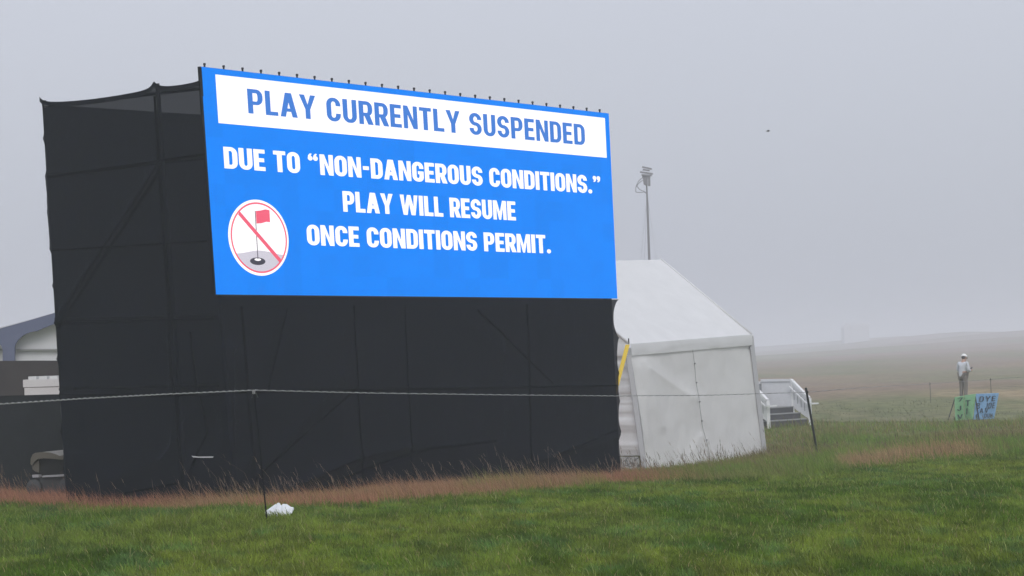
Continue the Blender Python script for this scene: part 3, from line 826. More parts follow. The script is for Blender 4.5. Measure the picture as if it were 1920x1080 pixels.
sm.tube(sp_, .005, 5)
for k in range(3, 23, 4): sm.tube([sp_[k] - per * .012 - edn * .02, sp_[k] - per * .012 + edn * .02], .016, 6)
sm.build('wall_seam', m_seam, tent)
# right wall, back wall (seen from aside)
Gbl = Gl + per * 2 * half; Gbr = Gr + per * 2 * half
for p in (Gbl, Gbr): p[2] = gz(p[0:1], p[1:2])[0] - .03
v_, f_ = sagq(wl1, Br_ + vz * .9, Gbr, Gr, .03, 20, 20, 430); link('side_wall', v_, f_, m_pvcw, tent, smooth=True)
v_, f_ = sagq(Br_ + vz * .9, Bl_ + vz * .9, Gbl, Gbr, .03, 20, 20, 431); link('back_wall', v_, f_, m_pvcw, tent, smooth=True)
# left gable wall: wrinkled sheet ending above a stone printed skirt
gl_top = Al + vz * .9; gl_back = Bl_ + vz * .9
low = .84
def gable_fn(u, v):
    a = lerp(gl_top, Gl, v[..., None] * low); b = lerp(gl_back, Gbl, v[..., None] * low)
    p = lerp(a, b, u[..., None])
    d = .10 * (fbm(u * 1.5 + v * 2, v * 9, 440) - .5) + .012 * np.sin(v * 40 + 9 * fbm(u * 3, v * 3, 441))
    return p - d[..., None] * edn
v_, f_ = grid(40, 90, gable_fn)
link('side_wall', v_, f_, m_pvc, tent, smooth=True, label='wrinkled white side wall raised above a stone printed skirt')
V, Fc = [Al, Bl_, Rl_, Ar, Br_, Rr_], [(0, 1, 2), (3, 5, 4)]
link('gable_panel', [V[i] - (edn if i < 3 else -edn) * -.01 for i in range(6)], Fc, m_pvcw, tent)
m_stone = bpy.data.materials.new('stone_print'); m_stone.use_nodes = True
n_, l_ = m_stone.node_tree.nodes, m_stone.node_tree.links
b_ = n_['Principled BSDF']; b_.inputs['Roughness'].default_value = .7
tcn = n_.new('ShaderNodeTexCoord'); wv = n_.new('ShaderNodeTexVoronoi'); wv.feature = 'DISTANCE_TO_EDGE'; wv.inputs['Scale'].default_value = 3.2
nzn = n_.new('ShaderNodeTexNoise'); nzn.inputs['Scale'].default_value = 4
ad = n_.new('ShaderNodeVectorMath'); ad.operation = 'ADD'
l_.new(tcn.outputs['Object'], nzn.inputs['Vector']); l_.new(tcn.outputs['Object'], ad.inputs[0]); l_.new(nzn.outputs['Color'], ad.inputs[1])
l_.new(ad.outputs[0], wv.inputs['Vector'])
cr = n_.new('ShaderNodeValToRGB'); cr.color_ramp.elements[0].position = .02; cr.color_ramp.elements[0].color = (.12, .12, .115, 1)
cr.color_ramp.elements[1].position = .10; cr.color_ramp.elements[1].color = (.42, .42, .40, 1)
l_.new(wv.outputs['Distance'], cr.inputs['Fac']); l_.new(cr.outputs[0], b_.inputs['Base Color'])
a0 = lerp(gl_top, Gl, low + .01); a1 = lerp(gl_back, Gbl, low + .01)
link('stone_skirt', [a0 + per * .12, a1, Gbl, Gl + per * .12], [(0, 1, 2, 3)], m_stone, tent)
# corner legs
for a, b in ((Al + vz, Gl), (Ar + vz * .2, Gr), (Bl_, Gbl), (Br_, Gbr)):
    MB().bar(a - edn * .03, b - edn * .03, .10, .12).build('leg', m_alu, tent)
m_yel = mat('yellow_strap', (.62, .44, .04), rough=.6)
s0, s1 = P(1176.5, 646, 40.9), P(1152, 740, 40.2)
sx = np.array([.085, 0.02, 0])
MB().slab([s0 - sx * .5, s0 + sx * .6, s1 + sx * .5, s1 - sx * .5], np.array([0, .01, 0])).build('strap', m_yel, tent, label='yellow ratchet strap at the left eave corner')
MB().tube([Al + up * .0, Al + up * .12], .015, 6).build('corner_pin', m_pin, tent)

# ------------------------------------------------------------------ antenna mast
m_mast = mat('mast_grey', (.22, .22, .23), rough=.5, metal=.2)
D = 118.0
mb_ = P(1219, 560, D); mb_[2] = gz(mb_[0:1], mb_[1:2])[0] - .05
mast = empty('antenna_mast', mb_, 'thin grey antenna mast rising out of the fog behind the white tent', 'mast')
mt = P(1212, 330, D)
ft = mb_ + (P(1217.5, 486, D) - mt) * 0
MB().tube([mb_, P(1217.3, 486, D), P(1214.5, 400, D), P(1212.5, 350, D), mt], [.10, .08, .07, .05, .045], 10).build('pole', m_mast, mast)
for a, b, r_ in (((1204, 313), (1222, 317), .05), ((1205, 318), (1218, 320), .04), ((1200, 322.5), (1224, 326), .06), ((1203, 328), (1222, 329), .06)):
    MB().bar(P(*a, D), P(*b, D), r_ * 2.0, .10).build('crossbar', m_mast, mast)
for a, b in (((1207, 333), (1209, 347)), ((1212, 332), (1212, 348)), ((1217, 331), (1217, 349))):
    p, q = P(*a, D), P(*b, D)
    MB().box(p + np.array([-.07, -.15, 0]), np.array([.14, 0, 0]), np.array([0, .1, 0]), (q - p)).build('antenna_panel', m_mast, mast)
MB().box(P(1204.5, 334, D), np.array([.46, 0, 0]), np.array([0, .3, 0]), np.array([0, 0, .18])).build('head_box', m_mast, mast)
for pts in ([(1203, 334), (1196, 341), (1192, 352), (1192, 360), (1199, 361), (1208, 360), (1212, 363)], [(1205, 338), (1197, 344), (1194, 349), (1200, 356), (1208, 359), (1212, 362)]):
    pp = np.array([P(*q, D - .2) for q in pts])
    t = np.linspace(0, len(pp) - 1, 30); cc = np.stack([np.interp(t, range(len(pp)), pp[:, i]) for i in range(3)], 1)
    MB().tube(cc, .022, 5).build('cable', m_mast, mast)
for e in ((1175, 640), (1262, 640), (1196, 660)):
    q = P(*e, D + 4); q[2] = gz(q[0:1], q[1:2])[0]
    MB().tube([P(1213.2, 362, D), q], .0055, 4).build('guy_wire', m_mast, mast)

# ------------------------------------------------------------------ entrance steps
m_wpaint = mat('white_paint', (.66, .66, .67), rough=.5, noise=.04)
m_step = mat('grey_step', (.085, .085, .09), rough=.8, noise=.15, nscale=5)
m_nose = mat('step_nosing', (.26, .26, .26), rough=.8)
m_perf = mat('grey_mesh_panel', (.25, .26, .28), rough=.7, noise=.2, nscale=14)
NL = P(1441, 803, 54.0); NR = P(1515, 794, 55.1)
NL[2] = NR[2] = (NL[2] + NR[2]) / 2
wd = NR - NL; wdl = np.linalg.norm(wd); wn_ = wd / wdl
asc = np.array([-wn_[1], wn_[0], 0])
st = empty('entrance_steps', NL, 'short flight of grey steps with white panelled railings beyond the tent', 'steps')
rise, going = .175, .27
for k in range(3):
    o = NL + asc * going * k
    MB().box(o - up * .3, wd, asc * (going if k < 2 else 1.5), up * (rise * (k + 1) + .3 - .03)).build('step', m_step, st)
    MB().box(o - asc * .02 + up * (rise * (k + 1) - .029), wd, asc * (going if k < 2 else 1.5), up * .03).build('tread', m_nose, st)
def rail(base, side, s_end=1.75):
    lowf = base - asc * .02 + side
    p0 = lowf; p1 = base + asc * .62 + up * .52 + side; p2 = base + asc * s_end + up * .52 + side
    hgt = up * .76
    th = wn_ * .05
    r_ = empty_part = None
    pn = MB().slab([p0 + up * .16, p1 + up * .0, p2 + up * .0, p2 + hgt * .97, p1 + hgt * .97, p0 + hgt * .97], th).build('railing_panel', m_wpaint, st)
    hr = MB()
    for a, b in ((p0 + hgt, p1 + hgt), (p1 + hgt, p2 + hgt)): hr.bar(a + th / 2, b + th / 2, .11, .07)
    hr.build('handrail', m_wpaint, st)
    for p, dz in ((p0, -.25), (p1, -.3)): MB().bar(p + up * dz + th / 2 - asc * .03, p + hgt + th / 2 - asc * .03, .09).build('railing_post', m_wpaint, st)
    g = MB()
    for s in (-1, 1):
        a = p0 + up * .60 + th / 2 + wn_ * .1 * s; b = p1 + up * .58 + th / 2 + wn_ * .1 * s
        g.bar(a, b, .035); g.bar(a - asc * .22, a, .035)
    g.bar(p0 + up * .60 + th / 2 - asc * .22 - wn_ * .15, p0 + up * .60 + th / 2 - asc * .22 + wn_ * .15, .04)
    g.build('grab_rail', m_wpaint, st)
    sl = MB()
    for k in range(4):
        c = lerp(p0, p1, .2 + .2 * k)
        for o_ in (-.004, .054): sl.box(c + wn_ * o_ + up * .28, asc * .022, wn_ * .003, up * .34)
    sl.build('panel_slots', m_seam, st)
rail(NL, -wn_ * .07)
rail(NR, wn_ * .02)
bp = NL + asc * 1.78 + up * .52
MB().box(bp - wn_ * .05, wd + wn_ * .1, asc * .04, up * .66).build('landing_panel', m_perf, st)
MB().box(bp - wn_ * .07 + up * .66, wd + wn_ * .14, asc * .06, up * .07).build('landing_rail', m_wpaint, st)
MB().box(bp - wn_ * 3.2, wn_ * 3.1, asc * .04, up * .66).build('landing_panel', m_perf, st)

# ------------------------------------------------------------------ rope barrier
m_rope = mat('rope_fibre', (.27, .27, .265), rough=.9, noise=.3, nscale=60)
rp_pts = [((-1500, 850), 11.0), ((-300, 778), 14.2), ((0, 757.5), 15.8), ((150, 747.5), 16.8), ((300, 739.5), 17.8), ((476, 731.5), 19.0), ((700, 737), 21.3), ((960, 740.5), 24.5), ((1157, 742.3), 27.6), ((1330, 741), 31.2), ((1512, 735.5), 36.0),
          ((1600, 728), 46), ((1690, 722.5), 62), ((1744, 719.5), 75), ((1800, 715.5), 73), ((1857, 711.5), 70), ((1935, 705.5), 66)]
pp = np.array([P(*q, d) for q, d in rp_pts])
t = []
for i in range(len(pp) - 1): t += list(np.linspace(i, i + 1, 60 if i < 10 else 20, endpoint=False))
t.append(len(pp) - 1); t = np.array(t)
cc = np.stack([np.interp(t, range(len(pp)), pp[:, i]) for i in range(3)], 1)
tag(MB().tube(cc, .0052, 6, twist=.5, lobes=.35).build('barrier_rope', m_rope), 'thin twisted barrier rope strung between stakes across the whole view', 'rope')
m_stake = mat('black_stake', (.014, .016, .014), rough=.45)
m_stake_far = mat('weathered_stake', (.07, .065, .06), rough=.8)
m_stake_matt = mat('matt_black_stake', (.011, .012, .014), rough=.95, spec=.0)
def stake(top, foot, d, label, r=.012, m=None):
    m = m or m_stake
    a = P(*foot, d); a[2] = min(a[2], gz(a[0:1], a[1:2])[0] - .05); b = P(*top, d)
    o = empty('rope_stake', a, label, 'stake', 'thin stakes carrying the barrier rope')
    MB().tube([a, b], r, 8).build('shaft', m, o)
    k = lerp(b, a, .05)
    MB().tube([k + np.array([-.03, 0, -.02]), k + np.array([-.015, 0, .02]), k + np.array([.015, 0, .02]), k + np.array([.03, 0, -.02])], .008, 6).build('rope_clip', m_stake, o)
    return o
stake((476, 729), (501, 957), 19.0, 'black rope stake in front of the net tower, by the white bag', .007, m_stake_matt)
stake((1511, 727), (1535, 851), 36.0, 'leaning black rope stake on the grass bank right of the tent', .022)
stake((1743.5, 717), (1746, 775), 75, 'faint rope stake in the fog left of the standing person', .010, m_stake_far)
stake((1857, 709), (1860, 765), 70, 'faint rope stake in the fog behind the blue placard', .010, m_stake_far)
# knot of rope at the near stake
kk = P(476, 735, 18.98)
MB_k = [kk + np.array([.012 * math.cos(a * 2.2), -.012, .018 * math.sin(a * 3.1)]) for a in np.linspace(0, 6.2, 26)]
tag(MB().tube(MB_k, .004, 5).build('rope_knot', m_rope), 'small pale knot of cord tied to the rope before the black netting', 'knot')

# ------------------------------------------------------------------ placards
m_sg = mat('green_card', (.21, .42, .22), rough=.6, noise=.1, nscale=6)
m_sb = mat('blue_card', (.20, .38, .62), rough=.6, noise=.12, nscale=6)
m_ink = mat('dark_ink', (.02, .03, .05), rough=.6)
def placard(name, corners, d, m, label, texts, back):
    c = [P(px_, py_, dd) for (px_, py_), dd in zip(corners, d)]     # bl, br, tr, tl
    base = (c[0] + c[1]) / 2; 
    o = empty(name, base, label, 'sign', 'coloured placards standing in the misty rough')
    nn = np.cross(c[1] - c[0], c[3] - c[0]); nn /= np.linalg.norm(nn)
    if nn[1] > 0: nn = -nn
    MB().slab(c, -nn * .02).build('card', m, o)
    for tx, u0, u1, v0, v1, s in texts:
        def fn(a, b, u0=u0, u1=u1, v0=v0, v1=v1):
            u = u0 + a * (u1 - u0); v = v0 + b * (v1 - v0)
            return lerp(lerp(c[0], c[1], u), lerp(c[3], c[2], u), v) + nn * .035
        lettering(tx, s, s * .8, .2, fn, 'lettering', m_ink, o)
    for u in (.12, .88):
        a = lerp(c[3], c[2], u) - nn * .03; b = lerp(c[0], c[1], u) - nn * back
        b[2] = gz(b[0:1], b[1:2])[0] - .03
        MB().bar(a, b, .03).build('support_stake', m_stake, o)
placard('placard', [(1792, 789), (1807.5, 788), (1807, 742), (1790.5, 745)], (65.6, 66.0, 66.0, 65.6), m_sg, 'green placard with black letters, leftmost of the three in the grass', [('7', .2, .8, .8, .95, .15), ('J', .1, .6, .42, .62, .15), ('V', .1, .75, .08, .26, .15)], .35)
placard('placard', [(1808.5, 788), (1823, 786), (1829, 738.5), (1808, 741)], (66.05, 65.7, 65.7, 66.05), m_sg, 'narrow green placard marked with a T, between the other two placards', [('T', .2, .65, .55, .78, .15), ('I', .3, .42, .22, .46, .9), ('H', .2, .8, .86, .98, .25)], .35)
placard('placard', [(1826, 787), (1864, 785), (1873, 737), (1831, 738.5)], (65.8, 66.6, 66.6, 65.8), m_sb, 'wide pale blue placard covered in black lettering beside the green ones', [('DYE', .12, .85, .70, .90, .15), ('B', .03, .18, .42, .64, .15), ('IDE', .5, .88, .42, .64, .15), ('A', .2, .36, .26, .44, .15), ('V', .44, .6, .26, .44, .15), ('E', .05, .16, .06, .22, .15), ('DUN', .45, .85, .06, .22, .15)], .4)

# ------------------------------------------------------------------ person
def skinned(name, verts, edges, radii, m, parent=None, sub=2, label=None):
    me = bpy.data.meshes.new(name)
    org = np.array(Vector(parent.location)) if parent is not None else np.array(verts[0]) * 0
    me.from_pydata([tuple(np.asarray(v) - org) for v in verts], edges, [])
    o = bpy.data.objects.new(name, me); COL.objects.link(o)
    sk = o.modifiers.new('skin', 'SKIN'); sk.use_smooth_shade = True
    ss = o.modifiers.new('sub', 'SUBSURF'); ss.levels = sub; ss.render_levels = sub
    for i, r_ in enumerate(radii):
        me.skin_vertices[0].data[i].radius = (r_, r_) if not hasattr(r_, '__len__') else r_
    me.skin_vertices[0].data[0].use_root = True
    bpy.context.view_layer.update()
    dg = bpy.context.evaluated_depsgraph_get()
    nm = bpy.data.meshes.new_from_object(o.evaluated_get(dg))
    o.modifiers.clear(); o.data = nm
    nm.materials.clear(); nm.materials.append(m)
    if parent is not None: o.parent = parent
    return o
m_skin = mat('skin', (.40, .25, .19), rough=.6)
m_jack = mat('pale_jacket', (.50, .52, .56), rough=.8, noise=.06)
m_trou = mat('khaki_trousers', (.16, .14, .12), rough=.85)
m_cap = mat('white_cap', (.74, .74, .73), rough=.7)
m_hair = mat('dark_hair', (.05, .04, .035), rough=.8)
m_shoe = mat('dark_shoe', (.04, .04, .04), rough=.6)
m_phone = mat('black_phone', (.015, .015, .018), rough=.3)
pf = P(1808, 765, 76.0); pf[2] = gz(pf[0:1], pf[1:2])[0] + .02
# body frame: fx = facing direction (right and away), sx = to his right
ang = math.radians(38)
fx = np.array([math.cos(ang), math.sin(ang), 0]); sx_ = np.array([math.sin(ang), -math.cos(ang), 0])
def B(s, f, z): return pf + sx_ * s + fx * f + up * z
pv, pe, prr = [], [], []
def node(p, r_, par=None):
    pv.append(p); prr.append(r_)
    if par is not None: pe.append((par, len(pv) - 1))
    return len(pv) - 1
pel = node(B(0, 0, .96), .135)
sp1 = node(B(0, .0, 1.15), .13, pel); ch = node(B(0, .03, 1.34), .15, sp1); nk = node(B(0, .06, 1.50), .06, ch); hd0 = node(B(0, .10, 1.575), .075, nk); hd1 = node(B(0, .125, 1.66), .095, hd0); hd2 = node(B(0, .12, 1.72), .075, hd1)
nose = node(B(0, .225, 1.61), .018, hd0)
for s in (-1, 1):
    ear = node(B(s * .095, .10, 1.64), .018, hd1)
arms = {}
for s, hand in ((1, (.13, .34, 1.13)), (-1, (-.16, .30, 1.10))):
    sh_ = node(B(s * .19, .03, 1.42), .055, ch); el = node(B(s * .26, .02, 1.14), .038, sh_)
    wr = node(B(hand[0], hand[1] - .05, hand[2] - .01), .03, el); pm = node(B(hand[0], hand[1] + .03, hand[2] + .01), .034, wr)
    for k, ln_ in enumerate((.065, .075, .07, .055)):
        o_ = (-.03 + .02 * k)
        f1 = node(B(hand[0] + o_, hand[1] + .03 + ln_ * .6, hand[2] + .012), .009, pm); node(B(hand[0] + o_ - s * .008, hand[1] + .03 + ln_, hand[2] + .035), .008, f1)
    t1 = node(B(hand[0] - s * .04, hand[1] + .02, hand[2] + .03), .010, pm); node(B(hand[0] - s * .05, hand[1] + .06, hand[2] + .05), .009, t1)
    arms[s] = (B(s * .19, .03, 1.42), B(s * .26, .02, 1.14), B(hand[0], hand[1] - .05, hand[2] - .01))
legs = {}
for s in (-1, 1):
    hp = node(B(s * .09, 0, .90), .095, pel); kn = node(B(s * .105, .015, .50), .06, hp); an = node(B(s * .11, -.02, .09), .038, kn); node(B(s * .125, .13, .035), .032, an)
    legs[s] = (B(s * .09, 0, .93), B(s * .105, .015, .50), B(s * .11, -.02, .07))
person = skinned('person', [p - pf for p in pv], pe, prr, m_skin)
person.location = tuple(pf)
tag(person, 'person in white cap and pale jacket looking down at a phone on the misty slope', 'person')
jv = [B(0, 0, .84), B(0, 0, 1.0), B(0, .0, 1.17), B(0, .03, 1.34), B(0, .05, 1.47)]; je = [(0, 1), (1, 2), (2, 3), (3, 4)]; jr = [(.185, .15), (.185, .155), (.175, .15), (.20, .165), (.085, .085)]
for s in (-1, 1):
    k = len(jv); jv += [arms[s][0], arms[s][1], arms[s][2]]; je += [(3, k), (k, k + 1), (k + 1, k + 2)]; jr += [.088, .082, .056]
skinned('jacket', jv, je, jr, m_jack, person)
tv = [B(0, 0, .95)]; te = []; tr_ = [.15]
for s in (-1, 1):
    k = len(tv); tv += list(legs[s]); te += [(0, k), (k, k + 1), (k + 1, k + 2)]; tr_ += [.115, .085, .07]
skinned('trousers', tv, te, tr_, m_trou, person)
hv = [(B(0, .10, 1.60)), B(0, .085, 1.67)]
skinned('hair', [B(0, .065, 1.58), B(0, .085, 1.66), B(0, .10, 1.71)], [(0, 1), (1, 2)], [.075, .102, .08], m_hair, person)
# cap: dome and peak
cz = B(0, .115, 1.685); mb = MB(); N1 = 16
tilt = .35
for j in range(6):
    a = j / 5 * math.pi / 2
    for i in range(N1):
        b = 2 * math.pi * i / N1
        mb.v.append(cz + sx_ * .115 * math.cos(a) * math.cos(b) + fx * (.125 * math.cos(a) * math.sin(b) + .03 * math.sin(a)) + up * (.11 * math.sin(a) - tilt * .1 * math.cos(a) * math.sin(b)))
for j in range(5):
    for i in range(N1): mb.f.append((j * N1 + i, j * N1 + (i + 1) % N1, (j + 1) * N1 + (i + 1) % N1, (j + 1) * N1 + i))
mb.slab([cz + sx_ * a + fx * b + up * c_ for a, b, c_ in ((-.09, .08, -.03), (-.075, .18, -.075), (0, .215, -.09), (.075, .18, -.075), (.09, .08, -.03))], up * .012)
mb.build('cap', m_cap, person, smooth=True)
for s in (-1, 1):
    skinned('shoe', [B(s * .11, -.06, .035), B(s * .115, .05, .045), B(s * .125, .17, .03)], [(0, 1), (1, 2)], [.045, .05, .04], m_shoe, person)
ph = tag(MB().box(B(.02, .38, 1.14), sx_ * .075, fx * .03 + up * .03, fx * .10 + up * .09).build('phone', m_phone), 'small dark phone held by the person in the white cap', 'phone')

# ------------------------------------------------------------------ plastic bag on the lawn
bc = P(524, 957, 20.0); bc[2] = gz(bc[0:1], bc[1:2])[0] + .045
m_bag = mat('white_plastic', (.82, .84, .88), rough=.35, spec=.5, bump=.3, bscale=30, transl=.25)
ridge = [(-.145, .0, .012), (-.10, .0, .045), (-.055, .01, .078), (-.015, .012, .098), (.0, .01, .094), (.018, .0, .070), (.035, .0, .088), (.075, .01, .080), (.11, .0, .055), (.148, -.01, .050)]
frontl = [(-.150, -.03, -.06), (-.105, -.08, -.06), (-.06, -.10, -.06), (-.015, -.11, -.06), (.005, -.11, -.06), (.02, -.10, -.06), (.04, -.10, -.06), (.075, -.08, -.06), (.105, -.06, -.05), (.15, -.03, .030)]
mb = MB(); rows = []
for k in range(7):
    t = k / 3 - 1                       # -1 front hem, 0 ridge, 1 back hem
    row = []
    for (rx_, ry_, rz_), (fx_, fy_, fz_) in zip(ridge, frontl):
        q = abs(t); yy = fy_ if t < 0 else -fy_ + .02
        x_ = rx_ + (fx_ - rx_) * q; y_ = ry_ + (yy - ry_) * q; z_ = rz_ + (fz_ - rz_) * q ** 1.7
        j_ = rng.normal(0, .006, 3) * (1 if 0 < q < 1 else .4)
        row.append(bc + np.array([x_, y_, z_]) + j_)
    rows.append(row)
mb.v = [p for row in rows for p in row]
for k in range(6):
    for i in range(9): mb.f.append((k * 10 + i, k * 10 + i + 1, (k + 1) * 10 + i + 1, (k + 1) * 10 + i))
bag = mb.build('plastic_bag', m_bag)
tag(bag, 'crumpled white plastic bag lying on the lawn edge before the tower', 'bag')

# ------------------------------------------------------------------ bird
bp_ = P(1440, 246, 90)
bird = empty('bird', bp_, 'tiny dark bird gliding in the grey sky right of the screen', 'bird')
m_bird = mat('bird_feathers', (.05, .05, .055), rough=.8)
MB().tube([bp_ + np.array([-.10, .03, 0]), bp_ + np.array([-.05, .01, .005]), bp_, bp_ + np.array([.06, -.01, .012]), bp_ + np.array([.10, -.02, .01])], [.006, .02, .03, .022, .008], 8).build('body', m_bird, bird, smooth=True)
for s in (-1, 1):
    MB().slab([bp_ + np.array([.05, 0, .012]), bp_ + np.array([-.05, 0, .008]), bp_ + np.array([-.04, s * .16, .035]), bp_ + np.array([-.02, s * .26, .02]), bp_ + np.array([.03, s * .15, .038])], up * .006).build('wing', m_bird, bird)

# ------------------------------------------------------------------ left background: fences, cabinet, cart, marquee
m_fence1 = mat('black_mesh_fence', (.020, .023, .026), rough=.9, spec=.1, noise=.2, nscale=2, bump=.2, bscale=20)
m_fence2 = mat('grey_brown_screen', (.042, .038, .036), rough=.9, spec=.1, noise=.2, nscale=2)
def fence(x0, y0, x1, y1, d0, d1, m, name, label, seed, h=None):
    a = P(x0, y0, d0); b = P(x1, y1, d1)
    o = empty(name, ((a[0] + b[0]) / 2, (a[1] + b[1]) / 2, gz(np.array([(a[0] + b[0]) / 2]), np.array([(a[1] + b[1]) / 2]))[0]), label, 'fence')
    def fn(u, v):
        t = lerp(a, b, u[..., None]); g = gz(t[..., 0], t[..., 1]) - .05
        t[..., 2] = g + (t[..., 2] - g) * v - .012 * np.abs(np.sin(u * 9.4)) * v
        t[..., 1] += .05 * (fbm(u * 9, v * 4, seed) - .5)
        return t
    v_, f_ = grid(60, 30, fn); link('screen_cloth', v_, f_, m, o, smooth=True)
    for k in range(5):
        q = lerp(a, b, k / 4) + np.array([0, .07, 0]); g = q.copy(); g[2] = gz(q[0:1], q[1:2])[0] - .2
        MB().tube([g, q + up * .01], .025, 8).build('post', m_pole, o)
fence(-420, 747, 330, 736, 30.5, 33.5, m_fence1, 'mesh_fence', 'low black mesh fence running left from the net tower', 600)
fence(-700, 678, 420, 675, 43, 46, m_fence2, 'screen_fence', 'taller grey brown screen fence behind the low black one', 610)
m_cab = mat('white_plastic_box', (.62, .62, .61), rough=.5)
ca = P(46, 742, 38.0); cw = P(150, 740, 38.6) - ca; cw[2] = 0; cg = gz(ca[0:1], ca[1:2])[0] - .02
cdp = np.array([-.05, .6, 0])
topz = P(46, 712, 38.0)[2]
cab = empty('storage_cabinet', (ca[0], ca[1], cg), 'white plastic cabinet with ridged lid showing above the black mesh fence', 'cabinet')
o = np.array([ca[0], ca[1], cg])
MB().box(o, cw, cdp, up * (topz - cg - .16)).build('cabinet_body', m_cab, cab)
lid = MB().box(o - np.array([.02, .02, 0]) + up * (topz - cg - .15), cw + np.array([.04, 0, 0]), cdp + np.array([0, .04, 0]), up * .15)
for k in range(5): lid.box(o + cw * (.06 + .19 * k) + up * (topz - cg) + np.array([.0, .06, 0]), cw * .14, cdp * .8, up * .06)
lid.build('lid', m_cab, cab)
for k in range(8):
    q = o + cw * (.06 + .12 * k) + np.array([0, 0, topz - cg - .34])
    MB().tube([q + np.array([0, -.008, 0]), q], .03, 8).build('vent_hole', m_seam, cab)

# small utility cart beside the tower
m_tan = mat('tan_shell', (.115, .105, .085), rough=.5)
m_cgrey = mat('cart_grey', (.05, .052, .054), rough=.6)
m_cdark = mat('cart_dark', (.012, .012, .012), rough=.7)
m_cwhite = mat('cart_white', (.34, .34, .36), rough=.5)
D2 = 29.2
cb = P(92, 930, D2); cb[2] = gz(cb[0:1], cb[1:2])[0]
cart = empty('utility_cart', cb, 'small tan topped utility cart half hidden beside the net tower', 'cart')
dep = np.array([.25, .85, 0])
def CP(px_, py_, d=D2): return P(px_, py_, d)
shell = [(57, 870), (57.5, 860), (61, 852), (66, 849), (80, 847.5), (95, 848.5), (105, 852), (112, 855), (119, 853), (128, 853), (128, 861), (115, 862), (95, 860), (80, 859.5), (70, 861), (64, 866), (60, 873)]
MB().slab([CP(*q) for q in shell], dep).build('hood', m_tan, cart)
MB().slab([CP(*q, D2 + .05) for q in ((60, 874), (65, 866), (73, 864), (73, 886), (66, 884), (61, 880))], dep * .9).build('side_panel', m_tan, cart)
MB().slab([CP(*q, D2 + .08) for q in ((59, 866), (80, 858), (128, 858), (128, 893), (60, 893))], dep * .8).build('interior', m_cdark, cart)
MB().slab([CP(*q, D2 - .03) for q in ((79, 892), (124, 889.5), (124, 893), (79, 895))], dep * .1).build('bumper', m_cwhite, cart)
MB().slab([CP(*q, D2 - .03) for q in ((60, 890.5), (72, 890.5), (73, 895), (61, 895.5))], dep * .1).build('tail_lamp', m_cwhite, cart)
MB().slab([CP(*q, D2 + .02) for q in ((74, 896), (128, 894), (128, 930), (72, 930))], dep * .8).build('body', m_cgrey, cart)
wc = CP(63, 914, D2); axl = dep / np.linalg.norm(dep)
def wheel(c, name):
    MB().tube([c - axl * .02, c, c + axl * .16, c + axl * .18], [.06, .125, .125, .06], 20).build(name, m_cgrey, cart)
wheel(wc, 'wheel'); wheel(CP(122, 912, D2), 'wheel')

# marquee far left
m_trim = mat('slate_blue_trim', (.10, .115, .19), rough=.6)
m_mq = mat('marquee_white', (.60, .60, .62), rough=.6, bump=.3, bscale=2)
D3 = 60.0
mqb = P(120, 700, D3); mqb[2] = gz(mqb[0:1], mqb[1:2])[0]
mq = empty('marquee', mqb, 'white marquee with slate blue arched trim beyond the fences on the far left', 'tent')
def Q(px_, py_, d=D3): return P(px_, py_, d)
gnd = mqb[2]
def drop(p): p = p.copy(); p[2] = gnd; return p
roofline = [(-135, 650), (0, 616.5), (50, 602), (101, 587), (150, 573), (420, 655)]
archR = [(27, 690)] + [(27, 668)] + [(27 + 45 * (1 - math.cos(a)), 655 - 34 * math.sin(a)) for a in np.linspace(.15, math.pi / 2 * .95, 9)] + [(101, 607), (135, 597), (170, 597), (240, 620), (275, 655), (275, 690)]
archL = [(5, 690), (5, 655), (2, 648), (-8, 640), (-28, 641), (-80, 655), (-100, 668), (-100, 690)]
pts = [Q(-135, 690)] + [Q(*q) for q in roofline] + [Q(420, 690)] + [Q(*q) for q in archR[::-1]] + [Q(*q) for q in archL]
MB().slab(pts, np.array([0, .12, 0])).build('trim_panel', m_trim, mq)
for x0, x1 in ((-135, -100), (5, 27), (275, 300)):
    a, b = Q(x0, 690), Q(x1, 690); MB().hexa([drop(a), drop(b), drop(b) + np.array([0, .12, 0]), drop(a) + np.array([0, .12, 0]), a, b, b + np.array([0, .12, 0]), a + np.array([0, .12, 0])]).build('trim_column', m_trim, mq)
bk = np.array([0, .5, 0])
wa, wb = Q(-135, 655) + bk, Q(420, 655) + bk
def mw(u, v):
    p = lerp(wa, wb, u[..., None]); p[..., 2] = gnd + (p[..., 2] - gnd) * v
    p[..., 1] += .06 * np.sin(u * 70 + 4 * fbm(u * 6, v, 620)) * sstep(1.0, .6, v)
    return p
v_, f_ = grid(120, 12, mw); link('curtain_wall', v_, f_, m_mq, mq, smooth=True)
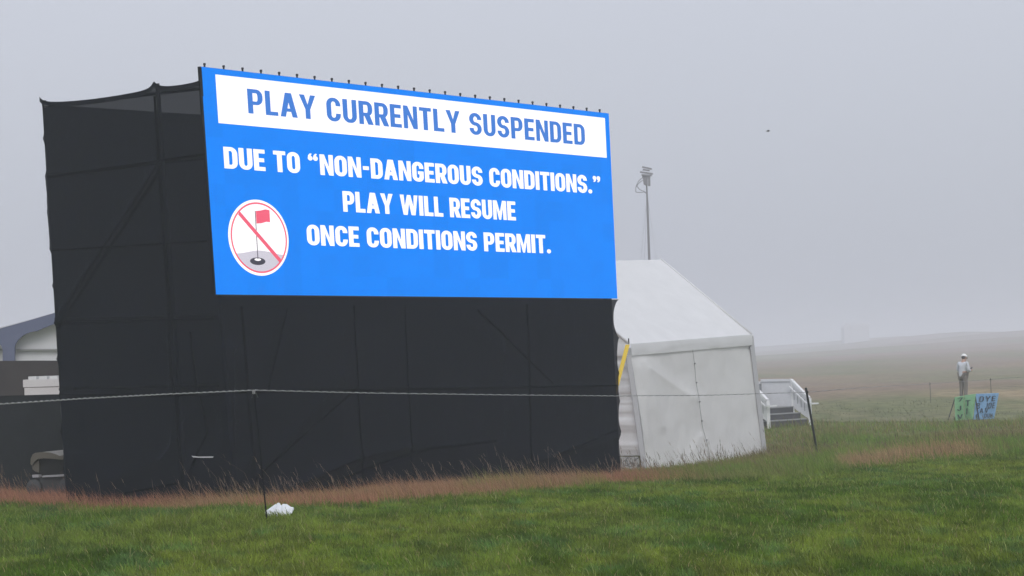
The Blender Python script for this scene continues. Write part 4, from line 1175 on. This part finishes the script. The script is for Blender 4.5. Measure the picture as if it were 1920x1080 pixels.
MB().slab([Q(*q, D3 + .4) for q in ((-133, 655), (0, 620), (150, 578), (418, 655))], np.array([0, .04, 0])).build('gable_panel', m_mq, mq)
MB().bar(Q(-135, 655.5, D3 + .36), Q(420, 655.5, D3 + .36), .03, .05).build('wall_seam', m_seam, mq)
rb = np.array([-1.0, 9.0, 0])
rf = MB()
for a, b in (((-135, 651), (150, 574.5)), ((150, 574.5), (420, 656))):
    rf.slab([Q(*a) + bk * .26, Q(*b) + bk * .26, Q(*b) + rb, Q(*a) + rb], up * .03)
rf.build('roof', m_mq, mq)

# faint tent deep in the fog
D4 = 850.0
fb = P(1607, 640, D4); fb[2] = gz(fb[0:1], fb[1:2])[0] - .2
fat = empty('hospitality_tent', fb, 'barely visible pale tent lost in fog over the hill crest', 'tent')
tz = P(1607, 614, D4)[2]
MB().box(fb + np.array([-5.5, 0, 0]), np.array([11, 0, 0]), np.array([0, 8, 0]), up * (tz - fb[2])).build('wall', m_mq, fat)
a = fb.copy(); a[2] = tz
MB().slab([a + np.array([-6, -.3, 0]), a + np.array([6.2, -.3, 0]), a + np.array([4.6, -.3, 1.8]), a + np.array([-4.6, -.3, 1.8])], np.array([0, 8.6, 0])).build('roof', m_mq, fat)

# ------------------------------------------------------------------ fog
hz_v = [(x_, y_, z_) for z_ in (float(GZ.min()) - 1, max(17.0, float(GZ.max()) + 1)) for x_, y_ in ((-1700, -700), (1700, -700), (1700, 2400), (-1700, 2400))]
m_haze = bpy.data.materials.new('haze'); m_haze.use_nodes = True
n_ = m_haze.node_tree.nodes; l_ = m_haze.node_tree.links; n_.clear()
o_ = n_.new('ShaderNodeOutputMaterial'); pv_ = n_.new('ShaderNodeVolumePrincipled')
pv_.inputs['Color'].default_value = (.885, .91, .965, 1)
pv_.inputs['Density'].default_value = .0020
pv_.inputs['Anisotropy'].default_value = 0.0
l_.new(pv_.outputs[0], o_.inputs['Volume'])
haze = MB().hexa([np.array(p, float) for p in hz_v]).build('haze', m_haze)
haze['kind'] = 'stuff'; haze['label'] = 'thick pale fog drifting over the whole course'; haze['category'] = 'fog'
